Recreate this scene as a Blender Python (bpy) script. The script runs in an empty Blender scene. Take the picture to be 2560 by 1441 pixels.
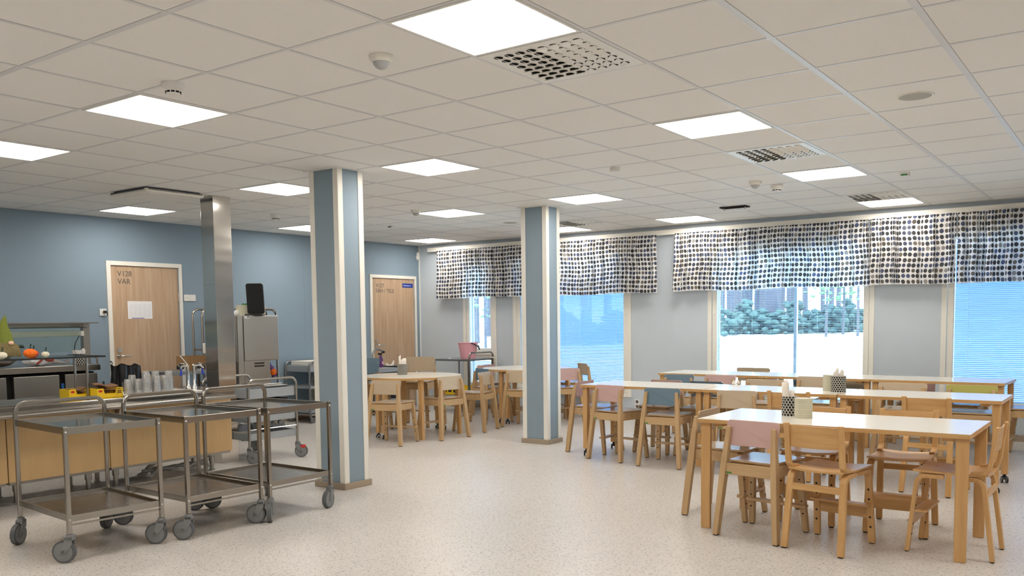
import bpy, math, random
from mathutils import Vector, Matrix
random.seed(7)
D = bpy.data
SC = bpy.context.scene
COL = SC.collection
PI = math.pi

# ------------------------------------------------------------------ camera
YAW, PITCH, ROLL, FPX = 2.19779418, -0.07219, -0.0115281, 2185.127
CAM = Vector((3.18435, -3.29211, 1.366))
F_ = Vector((math.cos(YAW)*math.cos(PITCH), math.sin(YAW)*math.cos(PITCH), math.sin(PITCH)))
R_ = Vector((math.sin(YAW), -math.cos(YAW), 0)); U_ = R_.cross(F_)
R2 = R_*math.cos(ROLL) + U_*math.sin(ROLL); U2 = U_*math.cos(ROLL) - R_*math.sin(ROLL)
cd = D.cameras.new('camera'); cam = D.objects.new('camera', cd); COL.objects.link(cam)
cam.matrix_world = Matrix(((R2.x, U2.x, -F_.x, CAM.x), (R2.y, U2.y, -F_.y, CAM.y), (R2.z, U2.z, -F_.z, CAM.z), (0, 0, 0, 1)))
cd.sensor_width = 36.0; cd.lens = FPX/2560*36.0; cd.shift_y = (960-720.5)/2560
cd.clip_start = 0.05; cd.clip_end = 400
SC.camera = cam

# ------------------------------------------------------------------ light and exposure
SC.view_settings.view_transform = 'Standard'; SC.view_settings.look = 'None'
SC.view_settings.gamma = 1; SC.view_settings.use_curve_mapping = False
SC.view_settings.exposure = 0.98
LAMP = 9.0                     # radiance of the ceiling light diffusers
LAMP_COL = (1.0, 0.93, 0.845)
SKY_COL, SKY = (0.42, 0.68, 1.0), 9.5
w = D.worlds.new('sky'); SC.world = w; w.use_nodes = True
bg = w.node_tree.nodes['Background']; bg.inputs[0].default_value = (*SKY_COL, 1); bg.inputs[1].default_value = SKY
SC.cycles.use_light_tree = True
SC.cycles.max_bounces = 8; SC.cycles.diffuse_bounces = 5; SC.cycles.glossy_bounces = 4; SC.cycles.transmission_bounces = 6
SC.cycles.transparent_max_bounces = 12
SC.cycles.sample_clamp_indirect = 6.0
SC.cycles.use_denoising = True
sun = D.lights.new('sun', 'SUN'); sun.energy = 3.0; sun.angle = 0.02; sun.color = (1, .95, .85)
so = D.objects.new('sun', sun); COL.objects.link(so); so.rotation_euler = (math.radians(50), 0, math.radians(35)); so.location = (0, 30, 20)

# ------------------------------------------------------------------ mesh helper
class MB:
    def __init__(s): s.v = []; s.f = []; s.m = []; s.uv = None
    def add(s, vs, fs, m=0):
        b = len(s.v); s.v += [tuple(p) for p in vs]; s.f += [tuple(b+i for i in f) for f in fs]; s.m += [m]*len(fs); return s
    def box(s, x0, x1, y0, y1, z0, z1, m=0):
        return s.add([(x0,y0,z0),(x1,y0,z0),(x1,y1,z0),(x0,y1,z0),(x0,y0,z1),(x1,y0,z1),(x1,y1,z1),(x0,y1,z1)],
                     [(0,3,2,1),(4,5,6,7),(0,1,5,4),(1,2,6,5),(2,3,7,6),(3,0,4,7)], m)
    def bar(s, a, b, w0, t0, w1=None, t1=None, side=(1,0,0), m=0):
        a = Vector(a); b = Vector(b); d = (b-a).normalized(); u = Vector(side); u = (u-d*u.dot(d)).normalized(); n = d.cross(u)
        w1 = w0 if w1 is None else w1; t1 = t0 if t1 is None else t1; vs = []
        for p, w_, t_ in ((a,w0,t0),(b,w1,t1)):
            for i, j in ((-1,-1),(1,-1),(1,1),(-1,1)): vs.append(p+u*i*w_/2+n*j*t_/2)
        return s.add(vs, [(3,2,1,0),(4,5,6,7),(0,1,5,4),(1,2,6,5),(2,3,7,6),(3,0,4,7)], m)
    def post(s, a, b, wx, wy, wx1=None, wy1=None, m=0):   # leg with horizontal end cuts
        wx1 = wx if wx1 is None else wx1; wy1 = wy if wy1 is None else wy1; vs = []
        for p, i_, j_ in ((a,wx,wy),(b,wx1,wy1)):
            for i, j in ((-1,-1),(1,-1),(1,1),(-1,1)): vs.append((p[0]+i*i_/2, p[1]+j*j_/2, p[2]))
        return s.add(vs, [(3,2,1,0),(4,5,6,7),(0,1,5,4),(1,2,6,5),(2,3,7,6),(3,0,4,7)], m)
    def loft(s, secs, m=0):   # stacked horizontal rectangles (x, y, z, wx, wy)
        vs = []
        for x, y, z, a, b in secs:
            for i, j in ((-1,-1),(1,-1),(1,1),(-1,1)): vs.append((x+i*a/2, y+j*b/2, z))
        L = len(secs); fs = [(k*4+i, k*4+(i+1)%4, (k+1)*4+(i+1)%4, (k+1)*4+i) for k in range(L-1) for i in range(4)]
        return s.add(vs, fs+[(3,2,1,0), tuple((L-1)*4+i for i in range(4))], m)
    def ring(s, a, d, r, n):
        d = Vector(d).normalized(); u = d.orthogonal().normalized(); v = d.cross(u); a = Vector(a)
        return [a+(u*math.cos(2*PI*i/n)+v*math.sin(2*PI*i/n))*r for i in range(n)]
    def cyl(s, a, b, r0, r1=None, n=16, m=0, caps=True):
        r1 = r0 if r1 is None else r1; d = Vector(b)-Vector(a)
        vs = s.ring(a, d, r0, n)+s.ring(b, d, r1, n)
        fs = [(i,(i+1)%n,n+(i+1)%n,n+i) for i in range(n)]
        if caps: fs += [tuple(range(n-1,-1,-1)), tuple(range(n,2*n))]
        return s.add(vs, fs, m)
    def tube(s, pts, r, n=10, m=0, closed=False):
        pts = [Vector(p) for p in pts]; L = len(pts); rs = r if isinstance(r, (list,tuple)) else [r]*L
        t0 = (pts[1]-pts[0]).normalized(); u = t0.orthogonal().normalized(); vs = []
        for k, p in enumerate(pts):
            t = (pts[min(k+1,L-1)]-pts[max(k-1,0)]).normalized()
            u = (u-t*u.dot(t)).normalized(); v = t.cross(u)
            vs += [p+(u*math.cos(2*PI*i/n)+v*math.sin(2*PI*i/n))*rs[k] for i in range(n)]
        fs = [(k*n+i, k*n+(i+1)%n, (k+1)*n+(i+1)%n, (k+1)*n+i) for k in range(L-1) for i in range(n)]
        fs += [tuple(range(n-1,-1,-1)), tuple((L-1)*n+i for i in range(n))]
        return s.add(vs, fs, m)
    def strip(s, pts, side, w, t, m=0):   # flat bar swept along a path
        pts = [Vector(p) for p in pts]; L = len(pts); sd = Vector(side).normalized(); vs = []
        ts = t if isinstance(t, (list,tuple)) else [t]*L; ws = w if isinstance(w, (list,tuple)) else [w]*L
        for k, p in enumerate(pts):
            d = (pts[min(k+1,L-1)]-pts[max(k-1,0)]).normalized(); n = d.cross(sd).normalized()
            for i, j in ((-1,-1),(1,-1),(1,1),(-1,1)): vs.append(p+sd*i*ws[k]/2+n*j*ts[k]/2)
        fs = [(k*4+i, k*4+(i+1)%4, (k+1)*4+(i+1)%4, (k+1)*4+i) for k in range(L-1) for i in range(4)]
        fs += [(3,2,1,0), tuple((L-1)*4+i for i in range(4))]
        return s.add(vs, fs, m)
    def lathe(s, prof, n=24, c=(0,0,0), m=0, caps=True):
        vs = [(c[0]+r*math.cos(2*PI*i/n), c[1]+r*math.sin(2*PI*i/n), c[2]+z) for r, z in prof for i in range(n)]
        L = len(prof)
        fs = [(k*n+i, k*n+(i+1)%n, (k+1)*n+(i+1)%n, (k+1)*n+i) for k in range(L-1) for i in range(n)]
        if caps: fs += [tuple(range(n-1,-1,-1)), tuple((L-1)*n+i for i in range(n))]
        return s.add(vs, fs, m)
    def prism(s, poly, o, u, v, t, m=0, m2=None):   # polygon in plane (o,u,v) extruded by vector t
        o, u, v, t = Vector(o), Vector(u), Vector(v), Vector(t); n = len(poly)
        a = [o+u*p[0]+v*p[1] for p in poly]; b = [p+t for p in a]
        if u.cross(v).dot(t) < 0: pass
        s.add(a+b, [tuple(range(n-1,-1,-1)), tuple(range(n,2*n))], m)
        base = len(s.v)-2*n
        for i in range(n):
            s.f.append((base+i, base+(i+1)%n, base+n+(i+1)%n, base+n+i)); s.m.append(m if m2 is None else m2)
        return s
    def grid(s, fn, nu, nv, m=0, uvfn=None):
        vs = [fn(i/nu, j/nv) for j in range(nv+1) for i in range(nu+1)]; W = nu+1
        return s.add(vs, [(j*W+i, j*W+i+1, (j+1)*W+i+1, (j+1)*W+i) for j in range(nv) for i in range(nu)], m)
    def blob(s, c, rx, ry, rz, n=12, k=8, m=0, f=None):
        vs = []; fs = []
        for j in range(k+1):
            th = PI*j/k
            for i in range(n):
                ph = 2*PI*i/n; q = f(ph, th) if f else 1
                vs.append((c[0]+rx*q*math.sin(th)*math.cos(ph), c[1]+ry*q*math.sin(th)*math.sin(ph), c[2]-rz*math.cos(th)*(q if f else 1)))
        fs = [(j*n+i, j*n+(i+1)%n, (j+1)*n+(i+1)%n, (j+1)*n+i) for j in range(k) for i in range(n)]
        return s.add(vs, fs, m)
    def mesh(s, name, mats, smooth=False):
        me = D.meshes.new(name); me.from_pydata(s.v, [], s.f)
        for mt in (mats if isinstance(mats, (list,tuple)) else [mats]): me.materials.append(mt)
        for p, mi in zip(me.polygons, s.m): p.material_index = mi; p.use_smooth = smooth
        if smooth:
            me.set_sharp_from_angle(angle=math.radians(35))
        me.update(); me.validate()
        return me
    def build(s, name, mats, parent=None, bev=0, smooth=False, loc=None):
        return mk(name, s.mesh(name, mats, smooth), parent, bev, loc)

def mk(name, me, parent=None, bev=0, loc=None):
    o = D.objects.new(name, me); COL.objects.link(o)
    if parent: o.parent = parent
    if loc: o.location = loc
    if bev:
        b = o.modifiers.new('bevel', 'BEVEL'); b.width = bev; b.segments = 2; b.limit_method = 'ANGLE'; b.angle_limit = 0.7
        b.harden_normals = False
    return o
CACHE = {}
def part(key, fn, name, mats, parent, bev=0, smooth=False, loc=None, rot=None):
    if key not in CACHE: mb = MB(); fn(mb); CACHE[key] = mb.mesh(name, mats, smooth)
    o = mk(name, CACHE[key], parent, bev, loc)
    if rot: o.rotation_euler = rot
    return o
def tag(o, label, cat, group=None, kind=None):
    o['label'] = label; o['category'] = cat
    if group: o['group'] = group
    if kind: o['kind'] = kind
    return o
def thing(name, label, cat, loc=(0,0,0), rz=0.0, group=None):
    o = D.objects.new(name, None); COL.objects.link(o); o.empty_display_size = .1
    o.location = loc; o.rotation_euler = (0,0,rz)
    return tag(o, label, cat, group)
def struct(o): o['kind'] = 'structure'; return o
def rrect(w, h, r, n=4, x0=None, y0=None):   # rounded rectangle polygon centred at 0
    pts = []
    for cx, cy, a0 in ((w/2-r,h/2-r,0),(-w/2+r,h/2-r,90),(-w/2+r,-h/2+r,180),(w/2-r,-h/2+r,270)):
        for i in range(n+1):
            a = math.radians(a0+90*i/n); pts.append((cx+r*math.cos(a), cy+r*math.sin(a)))
    return pts
def arc(cx, cy, r, a0, a1, n=6):
    return [(cx+r*math.cos(math.radians(a0+(a1-a0)*i/n)), cy+r*math.sin(math.radians(a0+(a1-a0)*i/n))) for i in range(n+1)]

# ------------------------------------------------------------------ materials
class NT:
    def __init__(s, name):
        s.m = D.materials.new(name); s.m.use_nodes = True; s.t = s.m.node_tree; s.b = s.t.nodes['Principled BSDF']; s.out = s.t.nodes['Material Output']
    def n(s, ty, **k):
        x = s.t.nodes.new(ty)
        for a, v in k.items(): setattr(x, a, v)
        return x
    def l(s, a, b): s.t.links.new(a, b)
    def val(s, sock, v):
        if hasattr(v, 'is_output') or isinstance(v, bpy.types.NodeSocket): s.l(v, sock)
        else: sock.default_value = v
    def math(s, op, a, b=0.0, c=0.0):
        x = s.n('ShaderNodeMath', operation=op); s.val(x.inputs[0], a); s.val(x.inputs[1], b); s.val(x.inputs[2], c); return x.outputs[0]
    def mix(s, f, a, b):
        x = s.n('ShaderNodeMix', data_type='RGBA'); s.val(x.inputs[0], f)
        s.val(x.inputs[6], a if isinstance(a, bpy.types.NodeSocket) else (*a, 1)); s.val(x.inputs[7], b if isinstance(b, bpy.types.NodeSocket) else (*b, 1))
        return x.outputs[2]
    def coord(s, which='Object', scale=(1,1,1), loc=(0,0,0)):
        tc = s.n('ShaderNodeTexCoord'); mp = s.n('ShaderNodeMapping'); s.l(tc.outputs[which], mp.inputs[0])
        mp.inputs['Scale'].default_value = scale; mp.inputs['Location'].default_value = loc; return mp.outputs[0]
    def noise(s, vec, scale, detail=3, rough=.5):
        x = s.n('ShaderNodeTexNoise'); s.l(vec, x.inputs['Vector']); x.inputs['Scale'].default_value = scale
        x.inputs['Detail'].default_value = detail; x.inputs['Roughness'].default_value = rough; return x.outputs['Fac']
    def ramp(s, f, stops, const=False):
        x = s.n('ShaderNodeValToRGB'); s.l(f, x.inputs[0]); cr = x.color_ramp
        if const: cr.interpolation = 'CONSTANT'
        while len(cr.elements) < len(stops): cr.elements.new(.5)
        for e, (p, c) in zip(cr.elements, stops): e.position = p; e.color = (*c, 1)
        return x.outputs[0]
    def bump(s, h, strength=.2, dist=.002):
        x = s.n('ShaderNodeBump'); s.l(h, x.inputs['Height']); x.inputs['Strength'].default_value = strength; x.inputs['Distance'].default_value = dist
        s.l(x.outputs[0], s.b.inputs['Normal'])
def setb(nt, col=None, rough=.5, metal=0, spec=None, coat=0):
    b = nt.b
    if col is not None: nt.val(b.inputs['Base Color'], col if isinstance(col, bpy.types.NodeSocket) else (*col, 1))
    nt.val(b.inputs['Roughness'], rough); b.inputs['Metallic'].default_value = metal
    if spec is not None: b.inputs['Specular IOR Level'].default_value = spec
    if coat: b.inputs['Coat Weight'].default_value = coat; b.inputs['Coat Roughness'].default_value = .08
def plain(name, col, rough=.5, metal=0, spec=None, var=.06, scale=8, bump=0, bscale=400, coat=0):
    nt = NT(name); v = nt.coord()
    f = nt.noise(v, scale, 2); lo = tuple(c*(1-var) for c in col); hi = tuple(min(1, c*(1+var)) for c in col)
    setb(nt, nt.mix(f, lo, hi), rough, metal, spec, coat)
    if bump: nt.bump(nt.noise(v, bscale, 2), bump, .001)
    return nt.m
def wood(name, dark, light, axis=2, rough=.38, scale=1.0, streak=14):
    nt = NT(name); sc = [streak*scale]*3; sc[axis] = 1.1*scale
    v = nt.coord('Object', tuple(sc)); n1 = nt.noise(v, 2.2, 5, .6)
    sc2 = [70*scale]*3; sc2[axis] = 3*scale; n2 = nt.noise(nt.coord('Object', tuple(sc2)), 1.6, 3, .6)
    f = nt.math('ADD', nt.math('MULTIPLY', n1, .75), nt.math('MULTIPLY', n2, .25))
    setb(nt, nt.ramp(f, [(.30, dark), (.68, light)]), rough, 0, .4)
    nt.bump(n2, .08, .001); return nt.m
def steel(name, col=(.36,.338,.305), rough=.23, axis=2, var=.06):
    nt = NT(name); sc = [160, 160, 160]; sc[axis] = 2
    v = nt.coord('Object', tuple(sc)); n1 = nt.noise(v, 1.0, 2); n0 = nt.noise(nt.coord(), 2.5, 2)
    r = nt.math('MULTIPLY_ADD', n1, .08, rough-.04)
    setb(nt, nt.mix(n0, tuple(c*(1-var) for c in col), tuple(c*(1+var) for c in col)), r, 1.0)
    return nt.m
def metalm(name, col, rough=.25): return plain(name, col, rough, 1.0, var=.04)
def glassm(name, tint=(.97,.99,.98), refl=.06, rough=.0):
    nt = NT(name); tr = nt.n('ShaderNodeBsdfTransparent'); tr.inputs[0].default_value = (*tint, 1)
    gl = nt.n('ShaderNodeBsdfGlossy'); gl.inputs['Roughness'].default_value = rough
    lw = nt.n('ShaderNodeFresnel'); lw.inputs[0].default_value = 1.45
    mx = nt.n('ShaderNodeMixShader'); nt.l(nt.math('ADD', lw.outputs[0], refl-.04), mx.inputs[0]); nt.l(tr.outputs[0], mx.inputs[1]); nt.l(gl.outputs[0], mx.inputs[2])
    nt.l(mx.outputs[0], nt.out.inputs[0]); return nt.m
def emis(name, col, st):
    nt = NT(name); nt.b.inputs['Emission Color'].default_value = (*col, 1); nt.b.inputs['Emission Strength'].default_value = st
    nt.b.inputs['Base Color'].default_value = (.8,.8,.8,1); return nt.m

def dotmat(name, pu, pv, r0, r1, bgc, stops, stagger=False, jit=.06, ring=0, rough=.8, translucent=0, ex=1.0):
    """round printed dots on cloth or card; UV is in metres"""
    nt = NT(name); uv = nt.n('ShaderNodeUVMap'); sp = nt.n('ShaderNodeSeparateXYZ'); nt.l(uv.outputs[0], sp.inputs[0])
    V = nt.math('DIVIDE', sp.outputs[1], pv); vi = nt.math('FLOOR', V)
    U = nt.math('DIVIDE', sp.outputs[0], pu)
    if stagger: U = nt.math('ADD', U, nt.math('MULTIPLY', nt.math('MODULO', vi, 2.0), .5))
    ui = nt.math('FLOOR', U)
    cb = nt.n('ShaderNodeCombineXYZ'); nt.l(ui, cb.inputs[0]); nt.l(vi, cb.inputs[1])
    wn = nt.n('ShaderNodeTexWhiteNoise', noise_dimensions='2D'); nt.l(cb.outputs[0], wn.inputs['Vector'])
    ws = nt.n('ShaderNodeSeparateColor'); nt.l(wn.outputs['Color'], ws.inputs[0])
    fu = nt.math('SUBTRACT', nt.math('FRACT', U), nt.math('MULTIPLY_ADD', ws.outputs[0], jit, .5-jit/2))
    fv = nt.math('SUBTRACT', nt.math('FRACT', V), nt.math('MULTIPLY_ADD', ws.outputs[1], jit, .5-jit/2))
    du = nt.math('MULTIPLY', fu, pu*ex); dv = nt.math('MULTIPLY', fv, pv)
    d = nt.math('SQRT', nt.math('ADD', nt.math('MULTIPLY', du, du), nt.math('MULTIPLY', dv, dv)))
    rad = nt.math('MULTIPLY_ADD', ws.outputs[2], r1-r0, r0)
    mask = nt.math('LESS_THAN', d, rad)
    if ring: mask = nt.math('MULTIPLY', mask, nt.math('GREATER_THAN', d, nt.math('SUBTRACT', rad, ring)))
    dc = nt.ramp(wn.outputs['Value'], stops, True)
    if not ring:
        vv = nt.noise(nt.coord('UV', (1,1,1)), 60, 2); dc = nt.mix(nt.math('MULTIPLY', vv, .16), dc, (.75,.75,.75) if translucent else (.1,.1,.1))
    colr = nt.mix(mask, bgc, dc); setb(nt, colr, rough, 0, .2)
    if translucent:
        tl = nt.n('ShaderNodeBsdfTranslucent'); nt.l(colr, tl.inputs[0]); mx = nt.n('ShaderNodeMixShader'); mx.inputs[0].default_value = translucent
        nt.l(nt.b.outputs[0], mx.inputs[1]); nt.l(tl.outputs[0], mx.inputs[2]); nt.l(mx.outputs[0], nt.out.inputs[0])
    return nt.m

M = {}
M['wall_blue'] = plain('wall_blue', (.225,.302,.370), .75, var=.035, scale=3, bump=.25, bscale=260)
M['wall_grey'] = plain('wall_grey', (.53,.59,.645), .75, var=.03, scale=3, bump=.25, bscale=260)
M['wall_rear'] = plain('wall_rear', (.60,.62,.62), .8, var=.03)
M['column_blue'] = plain('column_blue', (.25,.325,.385), .75, var=.03, scale=3, bump=.3, bscale=300)
M['ceil'] = plain('ceiling_tile', (.83,.815,.785), .9, var=.015, scale=40, bump=.3, bscale=300)
M['ceil_bar'] = plain('ceiling_bar', (.69,.69,.70), .45, var=.02)
M['ceil_gap'] = plain('ceiling_gap', (.36,.35,.33), .9)
M['cream'] = plain('cream_trim', (.81,.785,.715), .5, var=.03)
M['white'] = plain('white_paint', (.83,.82,.78), .45, var=.02)
M['plastic_white'] = plain('white_plastic', (.80,.79,.76), .4, var=.02)
M['base_tan'] = plain('tan_plinth', (.36,.29,.215), .6, var=.05)
M['birch'] = wood('birch', (.44,.285,.14), (.58,.40,.215))
M['birch_x'] = wood('birch_x', (.44,.285,.14), (.58,.40,.215), axis=0)
M['beech'] = wood('beech', (.52,.295,.11), (.66,.405,.175))
M['beech_x'] = wood('beech_x', (.52,.295,.11), (.66,.405,.175), axis=0)
M['door_wood'] = wood('oak_door', (.40,.27,.165), (.56,.405,.275), rough=.5, scale=.55, streak=18)
M['counter_wood'] = wood('counter_wood', (.50,.325,.145), (.58,.385,.18), axis=2, rough=.45, scale=.5, streak=5)
M['table_white'] = plain('white_laminate', (.84,.80,.71), .16, var=.01, spec=.55)
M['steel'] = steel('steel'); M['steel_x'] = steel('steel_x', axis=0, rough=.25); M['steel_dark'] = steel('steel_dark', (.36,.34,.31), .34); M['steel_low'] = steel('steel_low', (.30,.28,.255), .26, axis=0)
M['steel_tray'] = steel('steel_tray', (.50,.49,.47), .13, axis=0, var=.05)
nt = NT('steel_column'); n1 = nt.noise(nt.coord('Object', (.6,.6,6)), 1.0, 1); n2 = nt.noise(nt.coord('Object', (2,2,400)), 1.0, 1)
setb(nt, (.66,.63,.585), .17, 1.0); nt.bump(n1, .22, .02); M['steel_col'] = nt.m
M['steel_cab'] = steel('steel_cabinet', (.47,.445,.405), .34)
M['chrome'] = metalm('chrome', (.75,.74,.72), .1)
M['grey_metal'] = plain('grey_metal', (.22,.23,.235), .4, .6)
M['grey_shelf'] = plain('grey_shelf', (.34,.365,.385), .45, .1)
M['caster_grey'] = plain('caster_grey', (.20,.205,.21), .45, var=.05)
M['tyre'] = plain('tyre', (.10,.105,.11), .6)
M['black'] = plain('black_plastic', (.012,.012,.013), .35)
M['dark'] = plain('dark_hole', (.02,.018,.016), .9)
M['screw'] = metalm('screw', (.6,.58,.55), .3)
M['lam_pink'] = plain('laminate_pink', (.565,.375,.35), .3, var=.03)
M['lam_blue'] = plain('laminate_blue', (.125,.20,.26), .35, var=.03)
M['lam_beige'] = plain('laminate_beige', (.52,.415,.29), .35, var=.03)
M['lam_olive'] = plain('laminate_olive', (.42,.40,.09), .35, var=.03)
M['seat_grey'] = plain('seat_grey', (.26,.30,.33), .2, var=.02, spec=.6)
M['seat_pink'] = plain('seat_pink', (.42,.34,.34), .2, var=.02, spec=.6)  # pink greyed in the colour to imitate the window's glancing reflection
M['seat_beige'] = plain('seat_beige', (.50,.42,.33), .2, var=.02, spec=.6)
M['bulb'] = emis('lamp_diffuser', LAMP_COL, LAMP)
M['glass'] = glassm('window_glass')
M['glass_clear'] = glassm('counter_glass', (.88,.93,.91), .08)
M['drink_glass'] = glassm('drinking_glass', (.96,.96,.96), .10, .12)
_t = M['drink_glass'].node_tree; _o = _t.nodes['Material Output']; _d = _t.nodes.new('ShaderNodeBsdfDiffuse'); _d.inputs[0].default_value = (.85,.85,.83,1)
_m = _t.nodes.new('ShaderNodeMixShader'); _m.inputs[0].default_value = .2; _t.links.new(_o.inputs[0].links[0].from_socket, _m.inputs[1]); _t.links.new(_d.outputs[0], _m.inputs[2]); _t.links.new(_m.outputs[0], _o.inputs[0])
M['slat'] = plain('blind_slat', (.52,.63,.75), .4, var=.01)  # white slats; blue of the daylight put into diffuse and translucent colour
_t = M['slat'].node_tree; _o = _t.nodes['Material Output']; _d = _t.nodes.new('ShaderNodeBsdfTranslucent'); _d.inputs[0].default_value = (.22,.50,.95,1)
_m = _t.nodes.new('ShaderNodeMixShader'); _m.inputs[0].default_value = .12; _t.links.new(_o.inputs[0].links[0].from_socket, _m.inputs[1]); _t.links.new(_d.outputs[0], _m.inputs[2]); _t.links.new(_m.outputs[0], _o.inputs[0])
M['red'] = plain('red_plastic', (.55,.03,.02), .4)
M['bluep'] = plain('blue_plastic', (.01,.04,.42), .4)
M['green'] = plain('green_plastic', (.05,.22,.04), .5)
M['yellow'] = plain('yellow_card', (.80,.52,.01), .6, var=.03)
M['bread'] = plain('dark_bread', (.19,.095,.045), .85, var=.35, scale=60, bump=.5, bscale=90)
M['card'] = plain('cardboard', (.30,.17,.07), .8)
M['paper'] = plain('paper', (.80,.80,.82), .8, var=.02)
M['napkin'] = plain('napkin', (.86,.80,.72), .9, var=.03)
M['bag'] = plain('black_bag', (.006,.006,.007), .3, var=.3)
M['bagclear'] = plain('clear_bag', (.50,.47,.45), .3, var=.2, scale=30)
M['pinkb'] = plain('pink_bucket', (.84,.42,.48), .45)
M['bin_grey'] = plain('bin_grey', (.09,.10,.12), .5)
M['purple'] = plain('purple_bottle', (.10,.03,.16), .4)
M['orange'] = plain('orange_felt', (.85,.16,.01), .85, var=.1, scale=30)
M['redor'] = plain('red_felt', (.70,.05,.02), .85, var=.1, scale=30)
M['offwhite'] = plain('off_white_felt', (.72,.66,.52), .85, var=.08, scale=30)
M['leafd'] = plain('dark_leaf', (.01,.035,.03), .6)
M['hat'] = plain('knit_green', (.16,.19,.03), .95, var=.3, scale=90, bump=.8, bscale=120)
M['beard'] = plain('beard_olive', (.18,.14,.06), .95, var=.4, scale=70, bump=.8, bscale=120)
M['skin'] = plain('felt_nose', (.80,.52,.38), .8)
M['bark'] = plain('pine_bark', (.05,.04,.05), .9, var=.3, scale=6)
M['needles'] = plain('needles', (.03,.07,.035), .9, var=.4, scale=3)
M['bushes'] = plain('bush_leaves', (.030,.052,.045), .9, var=.5, scale=5, bump=1, bscale=20)
M['leaf_out'] = plain('leaf_green', (.10,.17,.07), .8, var=.4, scale=5)
M['ground_out'] = plain('yard_ground', (.50,.48,.42), .95, var=.1, scale=.4)
M['ext_wall'] = plain('outer_wall', (.55,.5,.42), .8)
M['dk_pink'] = M['lam_pink']

# floor: pale speckled vinyl with small elongated chips in grey and taupe
nt = NT('speckled_vinyl'); v = nt.coord('Object')
wr = nt.n('ShaderNodeTexNoise'); nt.l(v, wr.inputs['Vector']); wr.inputs['Scale'].default_value = 30; wr.inputs['Detail'].default_value = 1
def chips(scale, thr, pick, off, stretch):
    mp = nt.n('ShaderNodeMapping'); nt.l(v, mp.inputs[0]); mp.inputs['Location'].default_value = off
    mp.inputs['Scale'].default_value = stretch; mp.inputs['Rotation'].default_value = (0,0,off[0])
    ad = nt.n('ShaderNodeVectorMath', operation='MULTIPLY_ADD'); nt.l(wr.outputs['Color'], ad.inputs[0]); ad.inputs[1].default_value = (.02,.02,0); nt.l(mp.outputs[0], ad.inputs[2])
    vo = nt.n('ShaderNodeTexVoronoi', voronoi_dimensions='2D'); nt.l(ad.outputs[0], vo.inputs['Vector']); vo.inputs['Scale'].default_value = scale
    sp = nt.n('ShaderNodeSeparateColor'); nt.l(vo.outputs['Color'], sp.inputs[0])
    mk_ = nt.math('MULTIPLY', nt.math('LESS_THAN', vo.outputs['Distance'], thr), nt.math('GREATER_THAN', sp.outputs[0], pick))
    return mk_, sp.outputs[1]
base = nt.mix(nt.noise(v, 1.2, 3), (.555,.525,.49), (.61,.58,.545))
m1, c1 = chips(30, .18, .62, (.3,0,0), (1,1.6,1)); m2, c2 = chips(36, .18, .62, (1.7,3,0), (1.5,1,1)); m3, c3 = chips(40, .32, .45, (.9,7,0), (1,1.4,1))
base = nt.mix(nt.math('MULTIPLY', m3, .7), base, (.48,.455,.43))
base = nt.mix(m1, base, nt.ramp(c1, [(0,(.22,.21,.21)),(.30,(.31,.285,.26)),(.65,(.40,.375,.35))], True))
base = nt.mix(m2, base, nt.ramp(c2, [(0,(.21,.20,.21)),(.35,(.35,.32,.29)),(.7,(.42,.39,.36))], True))
setb(nt, base, .33, 0, .35); nt.bump(nt.noise(v, 250, 2), .05, .001)
M['floor'] = nt.m

M['curtain'] = dotmat('dotted_curtain', .0515, .0605, .0212, .0248, (.88,.87,.86),
    [(0,(.010,.012,.018)),(.24,(.022,.036,.09)),(.40,(.012,.014,.016)),(.52,(.075,.06,.042)),(.62,(.05,.075,.17)),(.74,(.16,.125,.09)),(.82,(.02,.024,.04)),(.90,(.30,.27,.25)),(.95,(.08,.10,.16))], jit=.13, translucent=.45, ex=1.1)
M['lattice'] = dotmat('black_dot_card', .0211, .0166, .0084, .0086, (.66,.64,.56), [(0,(.015,.015,.015)),(1,(.02,.02,.02))], stagger=True, jit=0, rough=.5)
M['rings'] = dotmat('ring_card', .017, .030, .0105, .011, (.60,.575,.44), [(0,(.10,.10,.07)),(1,(.12,.12,.09))], stagger=True, jit=.0, ring=.0011, rough=.6, ex=1.5)

# ================================================================== ROOM
H = 2.60; XW = -6.475; YW = 7.49; XR = 6.6; YR = -6.6
struct(MB().box(XW-.3, XR+.2, YR-.2, YW+.25, -.12, 0).build('floor', M['floor']))
# ceiling: suspended tiles on a 600 mm grid with lay-in bars
mb = MB().box(XW-.3, XR+.2, YR-.2, YW+.25, H+.0006, H+.12, 0)
struct(mb.build('ceiling', M['ceil']))
mb = MB(); gp = MB()
for i in range(-10, 12):
    x = i*.6; wd = .016 if i in (3, 4) else .011
    mb.box(x-wd, x+wd, YR, YW, H-.0014, H+.006); gp.box(x+wd, x+wd+.0016, YR, YW, H+.0001, H+.005)
for j in range(-11, 13):
    y = j*.6; wd = .016 if j in (-2,) else .010
    mb.box(XW, XR, y-wd, y+wd, H-.0011, H+.006); gp.box(XW, XR, y-wd-.0014, y-wd, H+.0001, H+.005)
mb.box(XW, XW+.02, YR, YW, H-.004, H+.006); mb.box(XW, XR, YW-.02, YW, H-.004, H+.006)
cg = mb.build('trim_1', M['ceil_bar']); struct(cg)
g2 = gp.build('shadow_gap', M['ceil_gap'], cg)

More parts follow.
